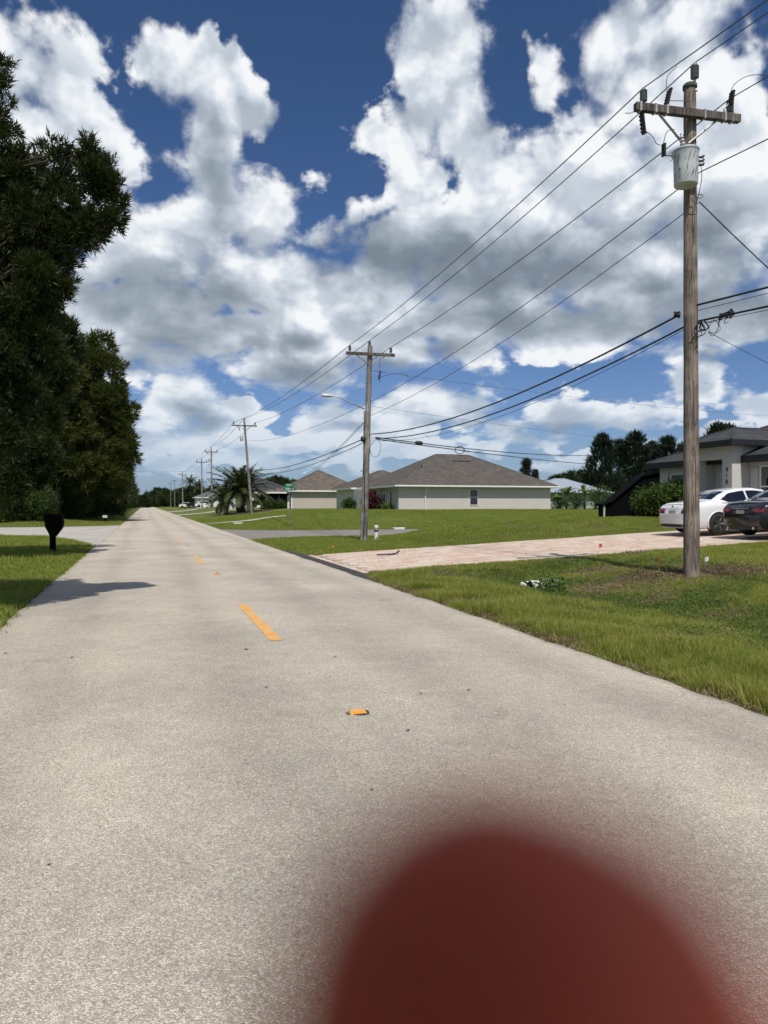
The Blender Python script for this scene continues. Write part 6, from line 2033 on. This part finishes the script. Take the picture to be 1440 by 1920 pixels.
# far parked cars, a few pixels each
def far_car(px, Y, m_, lbl, rz=0):
    p = at_y(px, 950, Y); rt = empty('car', gr(p.x, Y, .03), R(rz)); tag(rt, lbl, 'car')
    prof = [(0, .35), (0, .8), (.5, .95), (1.1, 1.42), (2.6, 1.45), (3.3, 1.0), (4.3, .85), (4.4, .4)]
    V = [(x - 2.2, -.85, z) for x, z in prof] + [(x - 2.2, .85, z) for x, z in prof]; n_ = 8
    mb = MB(); mb.add(V, [tuple(range(n_)), tuple(range(n_, 2 * n_))[::-1]] + [(i, i + n_, (i + 1) % n_ + n_, (i + 1) % n_) for i in range(n_)]); mb.build('body', MATS[m_], rt)
    mb = MB(); mb.add([(-1.5, -.86, .98), (-1.0, -.86, 1.34), (.35, -.86, 1.36), (.95, -.86, 1.0)], [(0, 3, 2, 1)]); mb.build('side_window', MATS['car_glass'], rt)
    for s1 in (-1, 1):
        for wx in (-1.4, 1.4):
            mb = MB(); mb.tube([(wx, s1 * .75, .33), (wx, s1 * .88, .33)], .33, 12); mb.build('wheel', MATS['rubber'], rt)
far_car(352, 196, 'white_paint_car', 'far white car parked behind the fifth utility pole')
far_car(366, 190, 'dark_paint_car', 'far dark car parked left of the fifth utility pole')
far_car(385, 168, 'white_paint_car', 'far white car parked between the close pair of poles')
far_car(494, 116, 'dark_paint_car', 'dark car parked before the white house right of the palm')
far_car(276, 520, 'white_paint_car', 'tiny white car at the far end of the road', 90)

# ================================================================== the hand in front of the lens, and an unseen phone body that shades it
skin, N, b = custom('skin')
tt = N.n('ShaderNodeTexCoord').outputs['Object']
nz = N.noise(tt, 70, 2, .5).outputs['Fac']
N.link(N.mix(N.lin(nz, .3, .7), (.56, .105, .055), (.70, .15, .085)), b.inputs['Base Color'])
b.inputs['Roughness'].default_value = .6
b.inputs['Specular IOR Level'].default_value = .12
b.inputs['Subsurface Weight'].default_value = .6
b.inputs['Subsurface Radius'].default_value = (1.0, .12, .05)
b.inputs['Subsurface Scale'].default_value = .007
FR, FU, FF_ = c_r, c_u, c_f
def hp(x, y, z):                      # millimetres right / up / forward of the lens
    return EYE + FR * (x / 1000) + FU * (y / 1000) + FF_ * (z / 1000)
hand = empty('person', hp(8, -110, 25))
tag(hand, 'blurred dark red fingertip of a hand close before the lens, bottom of the view', 'person')
chains = []
def chain(pts): chains.append(pts)
# index finger: tip, joints, knuckle; straight but a little slanted
index = [((3.2, -8.0, 21.5), 1.6), ((3.2, -9.1, 21.5), 3.8), ((3.3, -10.8, 21.5), 6.2), ((3.7, -14.0, 21.5), 8.0), ((4.7, -19, 22), 9.4), ((6.4, -26, 23), 10.0), ((10.2, -42, 27), 9.8), ((15.0, -60, 33), 9.8), ((20, -78, 36), 9.6), ((24, -96, 38), 10.5)]
middle = [((-2, -84, 20), 6.5), ((-1, -80, 30), 8), ((4, -76, 44), 8.6), ((14, -80, 50), 8.8), ((20, -96, 46), 10)]
ring = [((-4, -102, 20), 6.2), ((-3, -99, 30), 7.6), ((2, -96, 44), 8.2), ((12, -100, 50), 8.4), ((20, -112, 46), 9.6)]
little = [((-2, -119, 20), 5.4), ((0, -117, 30), 6.4), ((5, -115, 42), 7), ((13, -119, 46), 7.4), ((22, -127, 43), 8.6)]
thumb = [((2, -60, -16), 7), ((8, -68, -16), 8.6), ((22, -82, -12), 9.6), ((38, -98, -2), 11), ((44, -116, 14), 13)]
palm_v = [((34, -112, 30), 19), ((36, -132, 30), 20), ((38, -152, 28), 17), ((42, -178, 24), 17.5), ((50, -230, 18), 21), ((60, -300, 10), 26)]
verts, edges, rad = [], [], []
def addv(p, r_): verts.append(hp(*p) - hand.location); rad.append(r_ / 1000); return len(verts) - 1
pi_ = [addv(p, r_) for p, r_ in palm_v]
edges += [(pi_[i], pi_[i + 1]) for i in range(len(pi_) - 1)]
for ch, root_i in ((index, 0), (middle, 0), (ring, 1), (little, 1), (thumb, 1)):
    ids = [addv(p, r_) for p, r_ in ch]
    edges += [(ids[i], ids[i + 1]) for i in range(len(ids) - 1)] + [(ids[-1], pi_[root_i])]
me = bpy.data.meshes.new('hand'); me.from_pydata([v[:] for v in verts], edges, []); me.update()
ho = bpy.data.objects.new('hand', me); ho.parent = hand; col.objects.link(ho)
sk = ho.modifiers.new('skin', 'SKIN'); sk.use_smooth_shade = True
for i, r_ in enumerate(rad): me.skin_vertices[0].data[i].radius = (r_, r_)
me.skin_vertices[0].data[pi_[0]].use_root = True
sb_ = ho.modifiers.new('smooth', 'SUBSURF'); sb_.levels = 2; sb_.render_levels = 2
me.materials.append(skin)
# index nail faces away from the lens
V = []; F = []
for i in range(5):
    for j in range(5):
        u, v = (j - 2) / 2, i / 4
        a = u * .75
        V.append(((hp(4.2 + 7.8 * math.sin(a) + 1.1 * v, -13.0 - 10 * v - .8 * u * u * (v < .1), 21.5 + 10.0 * math.cos(a) + .1)) - hand.location)[:])
        if i and j: F.append(((i - 1) * 5 + j - 1, (i - 1) * 5 + j, i * 5 + j, i * 5 + j - 1))
mesh_np('fingernail', V, F, mat('nail', (.55, .30, .25), .35, var=.05), hand, smooth=True)
# unseen phone added behind the lens plane, extended upward to shade the finger
ph = empty('phone', hp(0, 0, 0)); tag(ph, 'unseen black phone added behind the lens to shade the finger', 'phone')
Mp = Matrix(((FR.x, FU.x, -FF_.x, 0), (FR.y, FU.y, -FF_.y, 0), (FR.z, FU.z, -FF_.z, 0), (0, 0, 0, 1)))
mb = MB(); mb.box(-.057, .016, -.019, .128, .0025, .0105, .003, M=Mp); mb.build('case', MATS['phone_black'], ph)
mb = MB(); mb.lathe([(.0085, .0012), (.0085, .0025), (.0078, .003)], 20, Mp); mb.build('lens_ring', MATS['phone_black'], ph)
